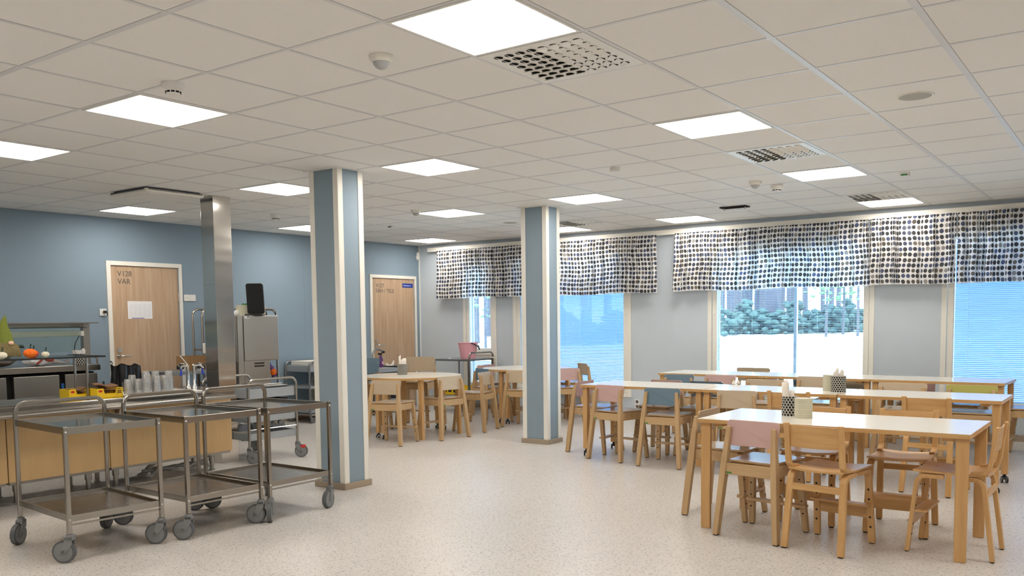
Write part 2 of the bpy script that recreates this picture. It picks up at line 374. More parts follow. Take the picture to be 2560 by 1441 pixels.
# door wall (x = XW) with two door openings
doors = [(2.144, 3.113, 2.105), (6.346, 7.399, 2.10)]
mb = MB(); ys = [YR]+[c for d in doors for c in (d[0]+.05, d[1]-.05)]+[YW+.25]
for a, b in ((ys[0], ys[1]), (ys[2], ys[3]), (ys[4], ys[5])): mb.box(XW-.12, XW, a, b, 0, H)
for d in doors: mb.box(XW-.12, XW, d[0]+.05, d[1]-.05, d[2]-.05, H)
for y in (-1.5, .95, 3.42, 5.05): mb.box(XW, XW+.0012, y, y+.004, .07, H)
mb.box(XW-.30, XW-.12, YR, YW+.25, 0, H)  # backing slab added behind the doors to block light leaking under them
struct(mb.build('wall_left', M['wall_blue']))
# window wall
wins = [(-5.56, -4.91, .28, 2.36), (-4.587, -2.58, .28, 2.36), (-1.454, .611, .28, 2.36), (1.325, 3.38, .28, 2.36)]
mb = MB(); xs = [XW-.12]+[c for q in wins for c in (q[0]+.03, q[1]-.03)]+[XR+.2]
for k in range(0, len(xs), 2): mb.box(xs[k], xs[k+1], YW, YW+.22, 0, H)
for q in wins:
    mb.box(q[0]+.03, q[1]-.03, YW, YW+.22, 0, q[2]+.03); mb.box(q[0]+.03, q[1]-.03, YW, YW+.22, q[3]-.03, H)
for x in (-1.95, .93): mb.box(x, x+.004, YW-.0012, YW, .07, H)
struct(mb.build('wall_right', M['wall_grey']))
struct(MB().box(XR, XR+.2, YR, YW+.2, 0, H).build('wall_far_end', M['wall_rear']))
struct(MB().box(XW-.12, XR+.2, YR-.2, YR, 0, H).build('wall_back', M['wall_rear']))
# baseboards and corner trim
mb = MB()
for a, b in ((YR, doors[0][0]), (doors[0][1], doors[1][0]), (doors[1][1], YW)): mb.box(XW, XW+.012, a, b, 0, .07)
struct(mb.build('baseboard_left', M['base_tan'], bev=.002))
struct(MB().box(XW+.012, XR, YW-.012, YW, 0, .07).build('baseboard_right', M['base_tan'], bev=.002))
struct(MB().box(XW, XW+.018, YW-.018, YW, .07, H).build('trim_2', M['white'], bev=.003))

# ------------------------------------------------------------------ doors
def text(body, size, loc, rot, m, parent, name='lettering', ext=.0006, align='LEFT', sx=1):
    c = D.curves.new(name, 'FONT'); c.body = body; c.size = size; c.extrude = ext; c.align_x = align; c.materials.append(m)
    o = D.objects.new(name, c); COL.objects.link(o); o.location = loc; o.rotation_euler = rot; o.scale = (sx, 1, 1)
    dg = bpy.context.evaluated_depsgraph_get(); dg.update(); me = D.meshes.new_from_object(o.evaluated_get(dg)); D.objects.remove(o)
    o = mk(name, me, parent); o.location = loc; o.rotation_euler = rot; o.scale = (sx, 1, 1)
    return o
M['letter'] = plain('door_lettering', (.10,.09,.08), .6)
def door(k, y0, y1, top, lines, hinge_right=True):
    dr = MB().box(XW-.035, XW-.004, y0+.055, y1-.042, .01, top-.052).build('door_%d' % k, M['door_wood'], bev=.002); struct(dr)
    f = MB()
    f.box(XW-.05, XW+.016, y0, y0+.052, 0, top); f.box(XW-.05, XW+.016, y1-.040, y1, 0, top); f.box(XW-.05, XW+.016, y0+.052, y1-.040, top-.05, top)
    f.build('door_frame', M['cream'], dr, bev=.003)
    hx, hy = XW, y0+.115
    h = MB(); h.lathe([(.001,0),(.026,0),(.026,.008),(.001,.008)], 20, caps=False)
    r = h.build('handle_rosette', M['chrome'], dr, smooth=True, loc=(XW-.004, hy, 1.008)); r.rotation_euler = (0, PI/2, 0)
    h = MB(); h.tube([(XW-.004,hy,1.008),(XW+.045,hy,1.008),(XW+.055,hy+.012,1.008),(XW+.055,hy+.125,1.008)], .0095, 12)
    h.build('door_handle', M['chrome'], dr, smooth=True)
    h = MB(); h.cyl((XW-.004,hy+.006,1.075),(XW+.012,hy+.006,1.075), .028, .026, 20); h.cyl((XW+.012,hy+.006,1.075),(XW+.018,hy+.006,1.075), .012, n=16)
    h.build('lock', M['chrome'], dr, smooth=True)
    MB().box(XW-.003, XW+.003, y0+.048, y0+.056, .96, 1.12).build('strike_plate', M['black'], dr)
    for z in (.25, 1.70):
        MB().cyl((XW+.004,y1-.046,z-.055),(XW+.004,y1-.046,z+.055), .010, n=10).build('hinge', M['screw'], dr, smooth=True)
    for s, z in lines: text(s, .085, (XW-.0035, y0+.14, z), (PI/2, 0, PI/2), M['letter'], dr, 'room_number')
    return dr
door(1, *doors[0], [('V128', 1.935), ('VAR', 1.845)])
d2 = door(2, *doors[1], [('V127', 1.905), ('SÄH / TELE', 1.825)])
s = MB().box(XW-.004, XW+.001, 7.085, 7.325, 1.915, 1.98).build('door_sign', plain('sign_blue', (.01,.04,.33), .4)); tag(s, 'small blue sign with white lettering on the upper corner of the V127 door', 'sign')
text('Sähkötilassa ei', .030, (XW+.0012, 7.10, 1.938), (PI/2, 0, PI/2), M['paper'], s, ext=.0003)
# paper list taped to door V128
p = MB().box(XW-.0038, XW-.0028, 2.395, 2.705, 1.438, 1.645).build('paper_notice', M['paper']); tag(p, 'white paper list taped to the middle of the V128 door', 'paper')
q = MB()
for k in range(7): q.box(XW-.0028, XW-.0024, 2.415, 2.69, 1.60-k*.022, 1.6015-k*.022)
for k in range(5): q.box(XW-.0028, XW-.0024, 2.43+k*.06, 2.431+k*.06, 1.46, 1.602)
q.build('printed_table', plain('print_grey', (.42,.42,.5), .8), p)
MB().box(XW-.0028, XW-.0023, 2.44, 2.60, 1.441, 1.449).build('blue_strip', plain('ink_blue', (.08,.08,.35), .6), p)

# sockets on the walls
def socket(name, label, loc, rz, n=1, vertical=False, kinds='s', group=None):
    t = thing(name, label, 'socket', loc, rz, group)
    for i in range(n):
        ox = 0 if vertical else i*.082; oz = -i*.062 if vertical else 0
        MB().box(-.04+ox, .04+ox, -.012, 0, -.04+oz if not vertical else -.032+oz, .04+oz if not vertical else .03+oz).build('cover_plate', M['plastic_white'], t, bev=.004)
        if kinds[i] == 's':
            m = MB().cyl((ox,-.012,oz),(ox,-.0135,oz), .022, n=20); m.build('socket_face', M['bin_grey'] if vertical else M['cream'], t, smooth=True)
            m = MB()
            for s_ in (-1, 1): m.cyl((ox+s_*.009,-.0134,oz),(ox+s_*.009,-.0145,oz), .003, n=8, m=0)
            m.build('pin_hole', M['dark'], t)
    return t
socket('wall_switch', 'white socket and blank cover side by side right of the V128 door', (XW, 3.175, 1.693), PI/2, 2, kinds='sb')
t = socket('wall_socket', 'white socket with a black plug, left of the V128 door frame', (XW, 2.087, 1.513), PI/2, 1)
pl = MB().cyl((.012,-.012,.005),(.012,-.05,.005), .018, .014, 14); pl.tube([(.012,-.05,.005),(.02,-.06,-.005),(.024,-.05,-.03),(.03,-.04,-.035)], .005, 8)
tag(pl.build('plug', M['black'], None, smooth=True), 'black plug pushed into the socket left of the V128 door', 'plug'); pl_o = D.objects['plug']; pl_o.location = (XW, 2.087, 1.513); pl_o.rotation_euler = (0,0,PI/2)
socket('wall_socket', 'white double socket low on the window wall behind the pink chair', (-2.485, YW, .225), 0, 2, True, 'ss')
# motion sensor high in the corner
t = thing('wall_sensor', 'white rounded motion sensor high in the room corner', 'sensor', (XW+.03, YW-.03, 2.43), -PI/4)
m = MB(); m.prism(rrect(.07,.13,.03,5), (0,0.0,0), (1,0,0), (0,0,1), (0,-.045,0)); m.build('housing', M['plastic_white'], t, bev=.008, smooth=True)
MB().blob((0,-.047,-.02), .02, .01, .03).build('lens', M['cream'], t, smooth=True)

# ------------------------------------------------------------------ windows
def window(k, x0, x1, z0, z1, mull=None, transom=None, light_left=True):
    W = MB()
    y0, y1 = YW-.014, YW+.14      # casing in the wall face
    fr = .055
    for a, b, c, d in ((x0,x0+fr,z0,z1),(x1-fr,x1,z0,z1),(x0+fr,x1-fr,z0,z0+fr),(x0+fr,x1-fr,z1-fr,z1)): W.box(a, b, y0, y1, c, d)
    wo = W.build('window_%d' % k, M['cream'], bev=.003); struct(wo)
    S = MB(); sa, sb = x0+fr+.006, x1-fr-.006; zt = transom if transom else z0
    zs = [(zt+ (fr+.006 if not transom else .02), z1-fr-.006)]
    if transom: zs.append((z0+fr+.006, transom-.02)); W2 = MB().box(x0+fr, x1-fr, y0, y1, transom-.02, transom+.02); W2.build('transom', M['cream'], wo, bev=.003)
    sw = .062 if not transom else .055
    for c, d in zs:
        for a, b, e, f in ((sa,sa+sw,c,d),(sb-sw,sb,c,d),(sa+sw,sb-sw,c,c+sw),(sa+sw,sb-sw,d-sw,d)): S.box(a, b, YW+.0, YW+.045, e, f)
        # outer sash
        for a, b, e, f in ((sa+.01,sa+sw-.01,c,d),(sb-sw+.01,sb-.01,c,d),(sa+sw-.01,sb-sw+.01,c,c+sw-.01),(sa+sw-.01,sb-sw+.01,d-sw+.01,d)): S.box(a, b, YW+.11, YW+.14, e, f)
    S.build('sash', M['cream'], wo, bev=.003)
    if mull: MB().box(mull-.018, mull+.018, YW+.10, YW+.15, zs[0][0], zs[0][1]).build('mullion', M['white'], wo)
    G = MB()
    for c, d in zs: G.box(sa+sw-.004, sb-sw+.004, YW+.020, YW+.024, c+sw-.004, d-sw+.004)
    G.build('glass_pane', M['glass'], wo)
    G = MB()
    for c, d in zs: G.box(sa+sw-.01, sb-sw+.01, YW+.124, YW+.128, c+sw-.01, d-sw+.01)
    G.build('outer_pane', M['glass'], wo)
    for xx, zz in (((sa+.018), 1.42), ((sb-.018), 1.42)):
        MB().cyl((xx,YW,zz),(xx,YW-.014,zz), .011, .009, 12).build('sash_knob', M['white'], wo, smooth=True)
    MB().box(x0-.02, x1+.02, YW+.14, YW+.26, z0-.03, z0+.02).build('outer_sill', M['white'], wo)
    return sa+sw, sb-sw, zs, sw
def blind(x0, x1, z0, z1, tilt, label, pitch=.0212, group='venetian blinds in the windows', cords=()):
    t = thing('venetian_blind', label, 'blind', ((x0+x1)/2, YW+.075, z0), 0, group); hw = (x1-x0)/2; h = z1-z0
    m = MB(); n = int((h-.04)/pitch); ct, st = math.cos(math.radians(tilt))*.0125, math.sin(math.radians(tilt))*.0125
    for k in range(n):
        z = .012+k*pitch; b = len(m.v)
        m.add([(-hw,-ct,z-st),(hw,-ct,z-st),(hw,0,z+.0018),(-hw,0,z+.0018),(hw,ct,z+st),(-hw,ct,z+st)], [(0,1,2,3),(3,2,4,5)])
    m.build('slats', M['slat'], t)
    MB().box(-hw, hw, -.013, .013, h-.03, h).build('head_rail', M['white'], t)
    MB().box(-hw, hw, -.012, .012, -.002, .006).build('bottom_rail', M['white'], t)
    for c in cords:
        MB().cyl((c-(x0+x1)/2,-.0135,0),(c-(x0+x1)/2,-.0135,h-.02), .0016, n=6).build('ladder_cord', M['white'], t)
a, b, zs, sw = window(1, *wins[0], transom=.86)
blind(a, b, zs[0][0]+sw, zs[0][1]-sw, 3, 'open white blind in the upper pane of the narrow window', cords=(a+.1, b-.1))
blind(a, b, zs[1][0]+sw, zs[1][1]-sw, -38, 'white blind in the low pane of the narrow window behind the trolley', cords=(a+.1, b-.1))
a, b, zs, sw = window(2, *wins[1])
blind(a, b, zs[0][0]+sw, zs[0][1]-sw, -55, 'lowered blind in the wide window beside the second blue column', cords=(a+.2, a+1.05, b-.15))
a, b, zs, sw = window(3, *wins[2], mull=-.345)
blind(a, b, zs[0][0]+sw, zs[0][1]-sw, 2, 'open blind in the bright wide window showing the forest', cords=(a+.45, b-.55, b-.12))
a, b, zs, sw = window(4, *wins[3])
blind(a, b, zs[0][0]+sw, zs[0][1]-sw, -58, 'lowered white blind, tinted daylight blue, in the window at the right edge', cords=(a+.14, a+.72, b-.2))

# ------------------------------------------------------------------ curtain rail and valances
YC = YW-.10
r = MB().box(-6.21, 4.9, YC+.0, YC+.055, 2.478, 2.542).build('curtain_rail', M['cream'], bev=.004); tag(r, 'long cream curtain rail box running above all the windows', 'curtain rail')
m = MB()
for x in (-6.0, -3.9, -1.6, .4, 2.2, 4.2): m.box(x-.02, x+.02, YC+.055, YW, 2.50, 2.53)
m.build('bracket', M['cream'], r)
def valance(x0, x1, zt, zb, seed, label, full=1.35, skew=0.0):
    rnd = random.Random(seed); nU = int((x1-x0)/.006); nV = 14
    pl = []; x = x0-.05
    while x < x1+.1:
        x += rnd.choice((.045,.06,.075,.10,.15,.21))*rnd.uniform(.85,1.15); pl.append((x, rnd.choice((-1,1,1))*rnd.uniform(.038,.070), rnd.uniform(.014,.025), rnd.uniform(-.03,.03)))
    def yo(x, v):
        a = .55+.45*v; q = .008*math.sin(5.1*x+seed)+.004*math.sin(17*x+seed*2)
        for p, A, wd, dr in pl:
            d = (x-p-dr*v)/wd
            if abs(d) < 3: q += A*math.exp(-d*d)
        return q*a
    us = [0.0]
    for i in range(nU):
        xa, xb = x0+(x1-x0)*i/nU, x0+(x1-x0)*(i+1)/nU
        us.append(us[-1]+math.hypot(xb-xa, (yo(xb,.6)-yo(xa,.6))*1.0))
    m = MB()
    def fn(u, v):
        x = x0+(x1-x0)*u; return (x+skew*(u-.5)*v, min(YC-.034+yo(x, v)*.9, YW-.03), zt-(zt-zb)*v+.006*math.sin(5*x+seed)*v)
    m.grid(fn, nU, nV)
    me = m.mesh('valance', [M['curtain']], True); uvl = me.uv_layers.new(name='UVMap')
    for lp in me.loops:
        i = lp.vertex_index % (nU+1); j = lp.vertex_index//(nU+1)
        uvl.data[lp.index].uv = (us[i]+seed*3.3+.010*math.sin(9*(nV-j)/nV+i*.004), (nV-j)/nV*(zt-zb)+seed*1.27+.008*math.sin(us[i]*4.3+seed))
    o = mk('valance_curtain', me); tag(o, label, 'curtain', 'dotted valance curtains')
    return o
valance(-5.965, -4.20, 2.482, 1.728, 1, 'dotted valance nearest the room corner, partly behind the second blue column', skew=.03)
valance(-4.19, -2.13, 2.482, 1.718, 2, 'dotted valance between the second blue column and the bare grey wall', skew=.03)
valance(-1.855, .560, 2.482, 1.722, 3, 'long dotted valance over the bright wide forest window', skew=.06)
valance(.575, 1.478, 2.482, 1.722, 4, 'dotted valance over the grey wall between the two right windows')
valance(1.492, 3.6, 2.482, 1.714, 5, 'dotted valance at the right edge over the lowered blind tinted daylight blue')

# ------------------------------------------------------------------ ceiling fittings
LIGHTS = [(1,-1),(-3,-1),(-6,-1),(-10,-1),(1,3),(-3,3),(-6,3),(-10,3),(1,7),(-3,7),(-6,7),(-10,7),(1,11),(-3,11),(-6,11),(-10,11),
          (5,-1),(5,3),(5,7),(8,3),(8,7),(1,-5),(-3,-5),(5,-5),(-6,-5),(1,-9),(-3,-9),(5,-9)]
LL = {(1,-1):'largest square ceiling light, at the top edge beside the big air diffuser', (-3,-1):'square ceiling light beside the smoke detector at upper left',
 (-6,-1):'square ceiling light cut by the left edge of the photo', (1,3):'square ceiling light between the two largest air diffusers on the right', (-3,3):'square ceiling light just right of the near blue column top',
 (-6,3):'square ceiling light left of the near blue column top', (-10,3):'square ceiling light nearest above the V128 door', (1,7):'square ceiling light between the second and third air diffusers on the right',
 (-3,7):'square ceiling light just right of the second blue column top', (-6,7):'square ceiling light midway between the two blue columns', (-10,7):'square ceiling light near the blue wall, cut by the near blue column',
 (1,11):'square ceiling light above the right valance by the window wall', (-3,11):'square ceiling light by the window wall above the bare grey wall', (-6,11):'square ceiling light half hidden behind the second blue column',
 (-10,11):'square ceiling light above the corner by the V127 door'}
for (i, j) in LIGHTS:
    t = thing('ceiling_light', LL.get((i,j), 'square ceiling light out of frame, row %d counted from the left wall, place %d' % ((-10,-6,-3,1,5,8).index(i)+1, (-9,-5,-1,3,7,11).index(j)+1)), 'ceiling light', ((i+.5)*.6, (j+.5)*.6, H), 0, 'square ceiling lights')
    part('lfr', lambda m: (m.box(-.289,.289,-.289,-.276,-.006,.003), m.box(-.289,.289,.276,.289,-.006,.003), m.box(-.289,-.276,-.276,.276,-.006,.003), m.box(.276,.289,-.276,.276,-.006,.003)), 'light_frame', M['white'], t)
    def dif(m): m.prism(rrect(.552,.552,.012,3), (0,0,-.004), (1,0,0), (0,1,0), (0,0,.004))
    part('ldf', dif, 'diffuser', M['bulb'], t)
def airgrille(i, j, label):
    t = thing('air_diffuser', label, 'air vent', ((i+.5)*.6, (j+.5)*.6, H), 0, 'square ceiling air diffusers')
    part('agp', lambda m: m.box(-.288,.288,-.288,.288,-.004,.003), 'face_plate', M['white'], t, bev=.001)
    def noz(m):
        for a in range(8):
            for b in range(8):
                x = (a-3.5)*.062; y = (b-3.5)*.062
                m.cyl((x,y,-.0041),(x,y,-.0046), .0225, n=16, m=0)
                q = (0 if b < 4 else 1) if a < 4 else (2 if b < 4 else 3); ang = [math.radians(g) for g in (180, 90, 270, 0)][q]
                d = Vector((math.cos(ang), math.sin(ang), 0)); c = Vector((x,y,-.0065)); nrm = (Vector((0,0,-1))*math.cos(.45)+d*math.sin(.45))
                m.cyl(c+Vector((0,0,-.001)), c+Vector((0,0,-.001))+nrm*.0015, .0245, n=16, m=1)
    part('agn', noz, 'nozzles', [M['dark'], M['white']], t)
airgrille(1, 0, 'largest white air diffuser with round nozzles next to the largest light')
airgrille(1, 5, 'white air diffuser with round nozzles in the second place from the top right')
airgrille(1, 10, 'white air diffuser beside the light above the right valance')
airgrille(-5, 10, 'white air diffuser right behind the second blue column top')
def smoke(x, y, label, h=.05, r=.052):
    t = thing('smoke_detector', label, 'smoke detector', (x, y, H), 0, 'round ceiling smoke detectors')
    part(('sdb',h), lambda m: m.lathe([(.001,0),(.056,0),(.056,-.012),(.052,-.03),(.001,-.03)][::-1], 24), 'base', M['plastic_white'], t, smooth=True)
    part(('sdh',h), lambda m: m.lathe([(.001,-.058),(.028,-.058),(.036,-.052),(.038,-.044),(.044,-.040),(.046,-.03),(.001,-.03)], 24), 'head', M['plastic_white'], t, smooth=True)
    def sl(m):
        for k in range(10):
            a = 2*PI*k/10; m.bar((.0375*math.cos(a-.22), .0375*math.sin(a-.22), -.047), (.0375*math.cos(a+.22), .0375*math.sin(a+.22), -.047), .004, .010, side=(math.cos(a), math.sin(a), 0))
    part(('sds',h), sl, 'slot', M['dark'], t)
    return t
smoke(-.895, -.593, 'white smoke detector hanging beside the light at upper left')
smoke(-4.88, 3.291, 'small white smoke detector left of the near column above the blue wall')
smoke(.351, 4.868, 'small white smoke detector beside the round sensor near the right lights')
def pir(x, y, label):
    t = thing('motion_sensor', label, 'motion sensor', (x, y, H), 0, 'round ceiling motion sensors')
    part('pib', lambda m: m.lathe([(.001,-.03),(.045,-.03),(.057,-.010),(.058,0),(.001,0)], 24), 'base', M['cream'], t, smooth=True)
    part('pid', lambda m: m.lathe([(.0005,-.062),(.015,-.060),(.028,-.052),(.037,-.04),(.040,-.03),(.001,-.03)], 24), 'dome', plain('sensor_dome', (.42,.43,.44), .4), t, smooth=True)
pir(.265, -.269, 'large grey domed motion sensor left of the largest ceiling light')
pir(.263, 4.548, 'small domed motion sensor left of the right smoke detector')
pir(-3.419, 4.043, 'small domed motion sensor beside the light between the columns')
def nub(x, y, label, m2):
    t = thing('ceiling_indicator', label, 'detector', (x, y, H), 0)
    MB().lathe([(.001,-.034),(.036,-.034),(.042,-.022),(.042,0),(.001,0)], 20).build('body', M['plastic_white'], t, smooth=True)
    MB().box(-.026, .026, -.0425, -.036, -.028, -.016).build('label_strip', m2, t)
nub(1.46, 4.903, 'small white ceiling device with a green label near the right wall', M['green'])
nub(-4.685, 4.981, 'small white ceiling device with a grey patch above the V127 door', M['bin_grey'])
nub(-.366, 3.078, 'small white ceiling device in the middle of the tiled ceiling', M['cream'])
def speaker(x, y, label):
    t = thing('ceiling_speaker', label, 'speaker', (x, y, H), 0, 'round ceiling speakers')
    part('spr', lambda m: m.lathe([(.086,-.004),(.096,-.006),(.100,0),(.086,0)], 32, caps=False), 'rim', M['cream'], t, smooth=True)
    part('spg', lambda m: m.cyl((0,0,-.003),(0,0,-.0045), .087, n=32), 'grille', plain('speaker_grille', (.42,.415,.37), .7, bump=.6, bscale=700), t)
speaker(2.092, 2.109, 'round flat ceiling speaker at the right of the photo')
speaker(-3.356, 5.741, 'round flat ceiling speaker left of the second blue column')
# exit slot box and the air cassette
t = thing('ceiling_flap', 'white flap hanging open with a dark slot above the wide valance', 'vent', (-.56, 6.13, H))
MB().box(-.15, .15, -.07, .07, -.012, .0).build('dark_slot', M['dark'], t)
q = MB().bar((-.15,.0,-.045), (.15,.0,-.045), .14, .006, side=(0,1,0)).build('flap', M['white'], t); 
for s_ in (-1, 1): MB().box(s_*.12-.005, s_*.12+.005, -.005, .005, -.045, -.01).build('hinge', M['screw'], t)
t = thing('air_cassette', 'large flat square air conditioning cassette above the serving line', 'air conditioner', (-4.36, 1.49, H))
MB().box(-.27,.27,-.27,.27,-.012,0).build('dark_recess', M['bin_grey'], t)
MB().box(-.30,.30,-.30,.30,-.045,-.012).build('cover', M['cream'], t, bev=.015)
m = MB()
for k in range(44):
    q = -.27+k*.54/43
    m.box(q-.002,q+.002,-.302,-.29,-.030,-.014); m.box(.29,.302,q-.002,q+.002,-.030,-.014); m.box(q-.002,q+.002,.29,.302,-.030,-.014); m.box(-.302,-.29,q-.002,q+.002,-.030,-.014)
m.build('louvre_comb', M['bin_grey'], t)
MB().prism(rrect(.42,.42,.02), (0,0,-.049), (1,0,0), (0,1,0), (0,0,.005)).build('centre_panel', M['ceil'], t)

# ------------------------------------------------------------------ columns
def column(x1, y0, wx, wy, label):
    x0 = x1-wx; y1 = y0+wy
    t = thing('column', label, 'column', ((x0+x1)/2, (y0+y1)/2, 0), 0, 'blue columns with cream corner strips'); hx, hy = wx/2, wy/2; tw = .055
    MB().box(-hx+.006, hx-.006, -hy+.006, hy-.006, 0, H).build('shaft', M['column_blue'], t)
    for a in (-1, 1):
        for b in (-1, 1):
            m = MB(); m.box(min(a*hx,a*(hx-tw)), max(a*hx,a*(hx-tw)), b*hy-.007 if b>0 else -hy, hy if b>0 else -hy+.007, .05, H-.004)
            m.box(a*hx-.007 if a>0 else -hx, hx if a>0 else -hx+.007, min(b*(hy-.007),b*(hy-tw)), max(b*(hy-.007),b*(hy-tw)), .05, H-.004)
            m.build('corner_strip', M['cream'], t, bev=.002)
    m = MB()
    for a0,a1,b0,b1 in ((-hx-.014,hx+.014,-hy-.014,-hy),(-hx-.014,hx+.014,hy,hy+.014),(-hx-.014,-hx,-hy,hy),(hx,hx+.014,-hy,hy)): m.box(a0,a1,b0,b1,0,.052)
    m.build('plinth', M['base_tan'], t, bev=.003)
    m = MB()
    for a0,a1,b0,b1 in ((-hx-.03,hx+.03,-hy-.03,-hy),(-hx-.03,hx+.03,hy,hy+.03),(-hx-.03,-hx,-hy,hy),(hx,hx+.03,-hy,hy)): m.box(a0,a1,b0,b1,H-.005,H+.0)
    m.build('collar', M['white'], t)
column(-2.067, 1.617, .335, .28, 'near blue column with cream corner strips behind the steel trolleys')
column(-2.098, 4.660, .335, .268, 'far blue column with cream corner strips in front of the window wall')
t = thing('steel_column', 'shiny square stainless steel column behind the serving counter', 'column', (-4.205, 2.01, 0))
MB().box(-.10,.10,-.10,.10,0,H).build('casing', M['steel_col'], t, bev=.003)
m = MB()
for z in (.9, 1.75): m.box(-.103,.103,-.103,.103,z,z+.002)
m.build('seam', M['steel_dark'], t)
MB().box(.06,.068,.1,.104,.05,H-.05).build('edge_joint', M['steel_dark'], t)

# ================================================================== CHAIRS
def face(fx, fy): return math.atan2(-fx, fy)
GB = 'birch children chairs with coloured backrests'; GE = 'beech bentwood chairs'
LAMS = {'pink': ('lam_pink', 'seat_pink'), 'blue': ('lam_blue', 'seat_grey'), 'beige': ('lam_beige', 'seat_beige'), 'olive': ('lam_olive', 'seat_grey'), 'grey': ('lam_beige', 'seat_grey')}
def birch_chair(x, y, rz, col, label, sx=1.0, sz=1.0, dx=0, holes=True):
    t = thing('birch_chair', label, 'chair', (x, y, 0), rz, GB); lam, seat = LAMS[col]
    def rear(s):
        def f(m):
            m.loft([(s*.203,-.225,.006,.034,.044),(s*.171,-.187,.42,.040,.048),(s*.168,-.184,.46,.039,.046),(s*.150,-.166,.692,.026,.024)])
            m.post((s*.203,-.225,0), (s*.203,-.225,.006), .028, .038, m=1)
        return f
    def front(s):
        def f(m):
            m.post((s*.188,.205,.006), (s*.160,.150,.455), .036, .030, .044, .040); m.post((s*.188,.205,0), (s*.188,.205,.006), .028, .024, m=1)
            for k, z in enumerate((.125, .205, .285, .345)):
                yy = .205-.055*z/.455; xx = s*(.188-.028*z/.455)
                m.cyl((xx, yy-.021, z), (xx, yy+.021, z), .0055, n=8, m=2)
        return f
    for s in (-1, 1):
        part(('brl',s), rear(s), 'leg', [M['birch'], M['dark']], t, bev=.003); part(('bfl',s), front(s), 'leg', [M['birch'], M['dark'], M['dark']], t, bev=.002)
    def seatf(m):
        P_ = [(-.150,-.172),(.150,-.172),(.182,.19),(.172,.205),(-.172,.205),(-.182,.19)]
        m.prism(P_, (0,0,.470), (1,0,0), (0,1,0), (0,0,.010)); m.prism(P_, (0,0,.480), (1,0,0), (0,1,0), (0,0,.0018), m=1)
    part(('bse',seat), seatf, 'seat', [M['birch_x'], M[seat]], t, bev=.002)
    def apr(m):
        m.box(-.152,.152,-.200,-.180,.392,.462); m.box(-.146,.146,.135,.153,.392,.462)
        for s in (-1,1): m.bar((s*.158,-.165,.427),(s*.158,.14,.427), .018, .07, side=(1,0,0))
    part('bap', apr, 'apron', M['birch_x'], t, bev=.002)
    def plate(m):
        n = 12; W = .178
        poly = [(u, v) for u, v in rrect(2*W, .158, .022, 4)]
        # slightly curved rounded board leaning with the posts
        nn = len(poly)
        def P_(u, v, o): 
            yb = -.143-.012*(v/.079)*-1 + .010*(u/W)**2*-1
            return (u*(1 if v > 0 else .96), yb+o, .650+v)
        fr = [P_(u, v, .012) for u, v in poly]; bk = [P_(u, v, 0) for u, v in poly]
        b = len(m.v); m.add(fr+bk, [tuple(range(nn-1,-1,-1)), tuple(range(nn, 2*nn))], 0)
        for i in range(nn): m.f.append((b+i, b+(i+1)%nn, b+nn+(i+1)%nn, b+nn+i)); m.m.append(1)
    part(('bpl',lam), plate, 'backrest', [M[lam], M['birch_x']], t, bev=.0015)
    if holes:
        part('bfr', lambda m: m.prism([(-.205,-.022),(-.19,-.030),(.19,-.030),(.205,-.022),(.205,.022),(.19,.030),(-.19,.030),(-.205,.022)], (0,.175,.165), (1,0,0), (0,1,0), (0,0,.016)), 'footrest', M['birch_x'], t, bev=.002)
    part('blb', lambda m: m.box(-.150,-.112,-.2007,-.200,.398,.409), 'maker_tag', M['green'], t)
    def bolt(m):
        for s in (-1,1):
            for z in (.605,.675): m.cyl((s*.152,-.129,z),(s*.152,-.123,z), .006, n=10)
    part('bbo', bolt, 'bolt', M['screw'], t, loc=(0,-.004,0))
    t.scale = (sx, 1, sz)
    return t
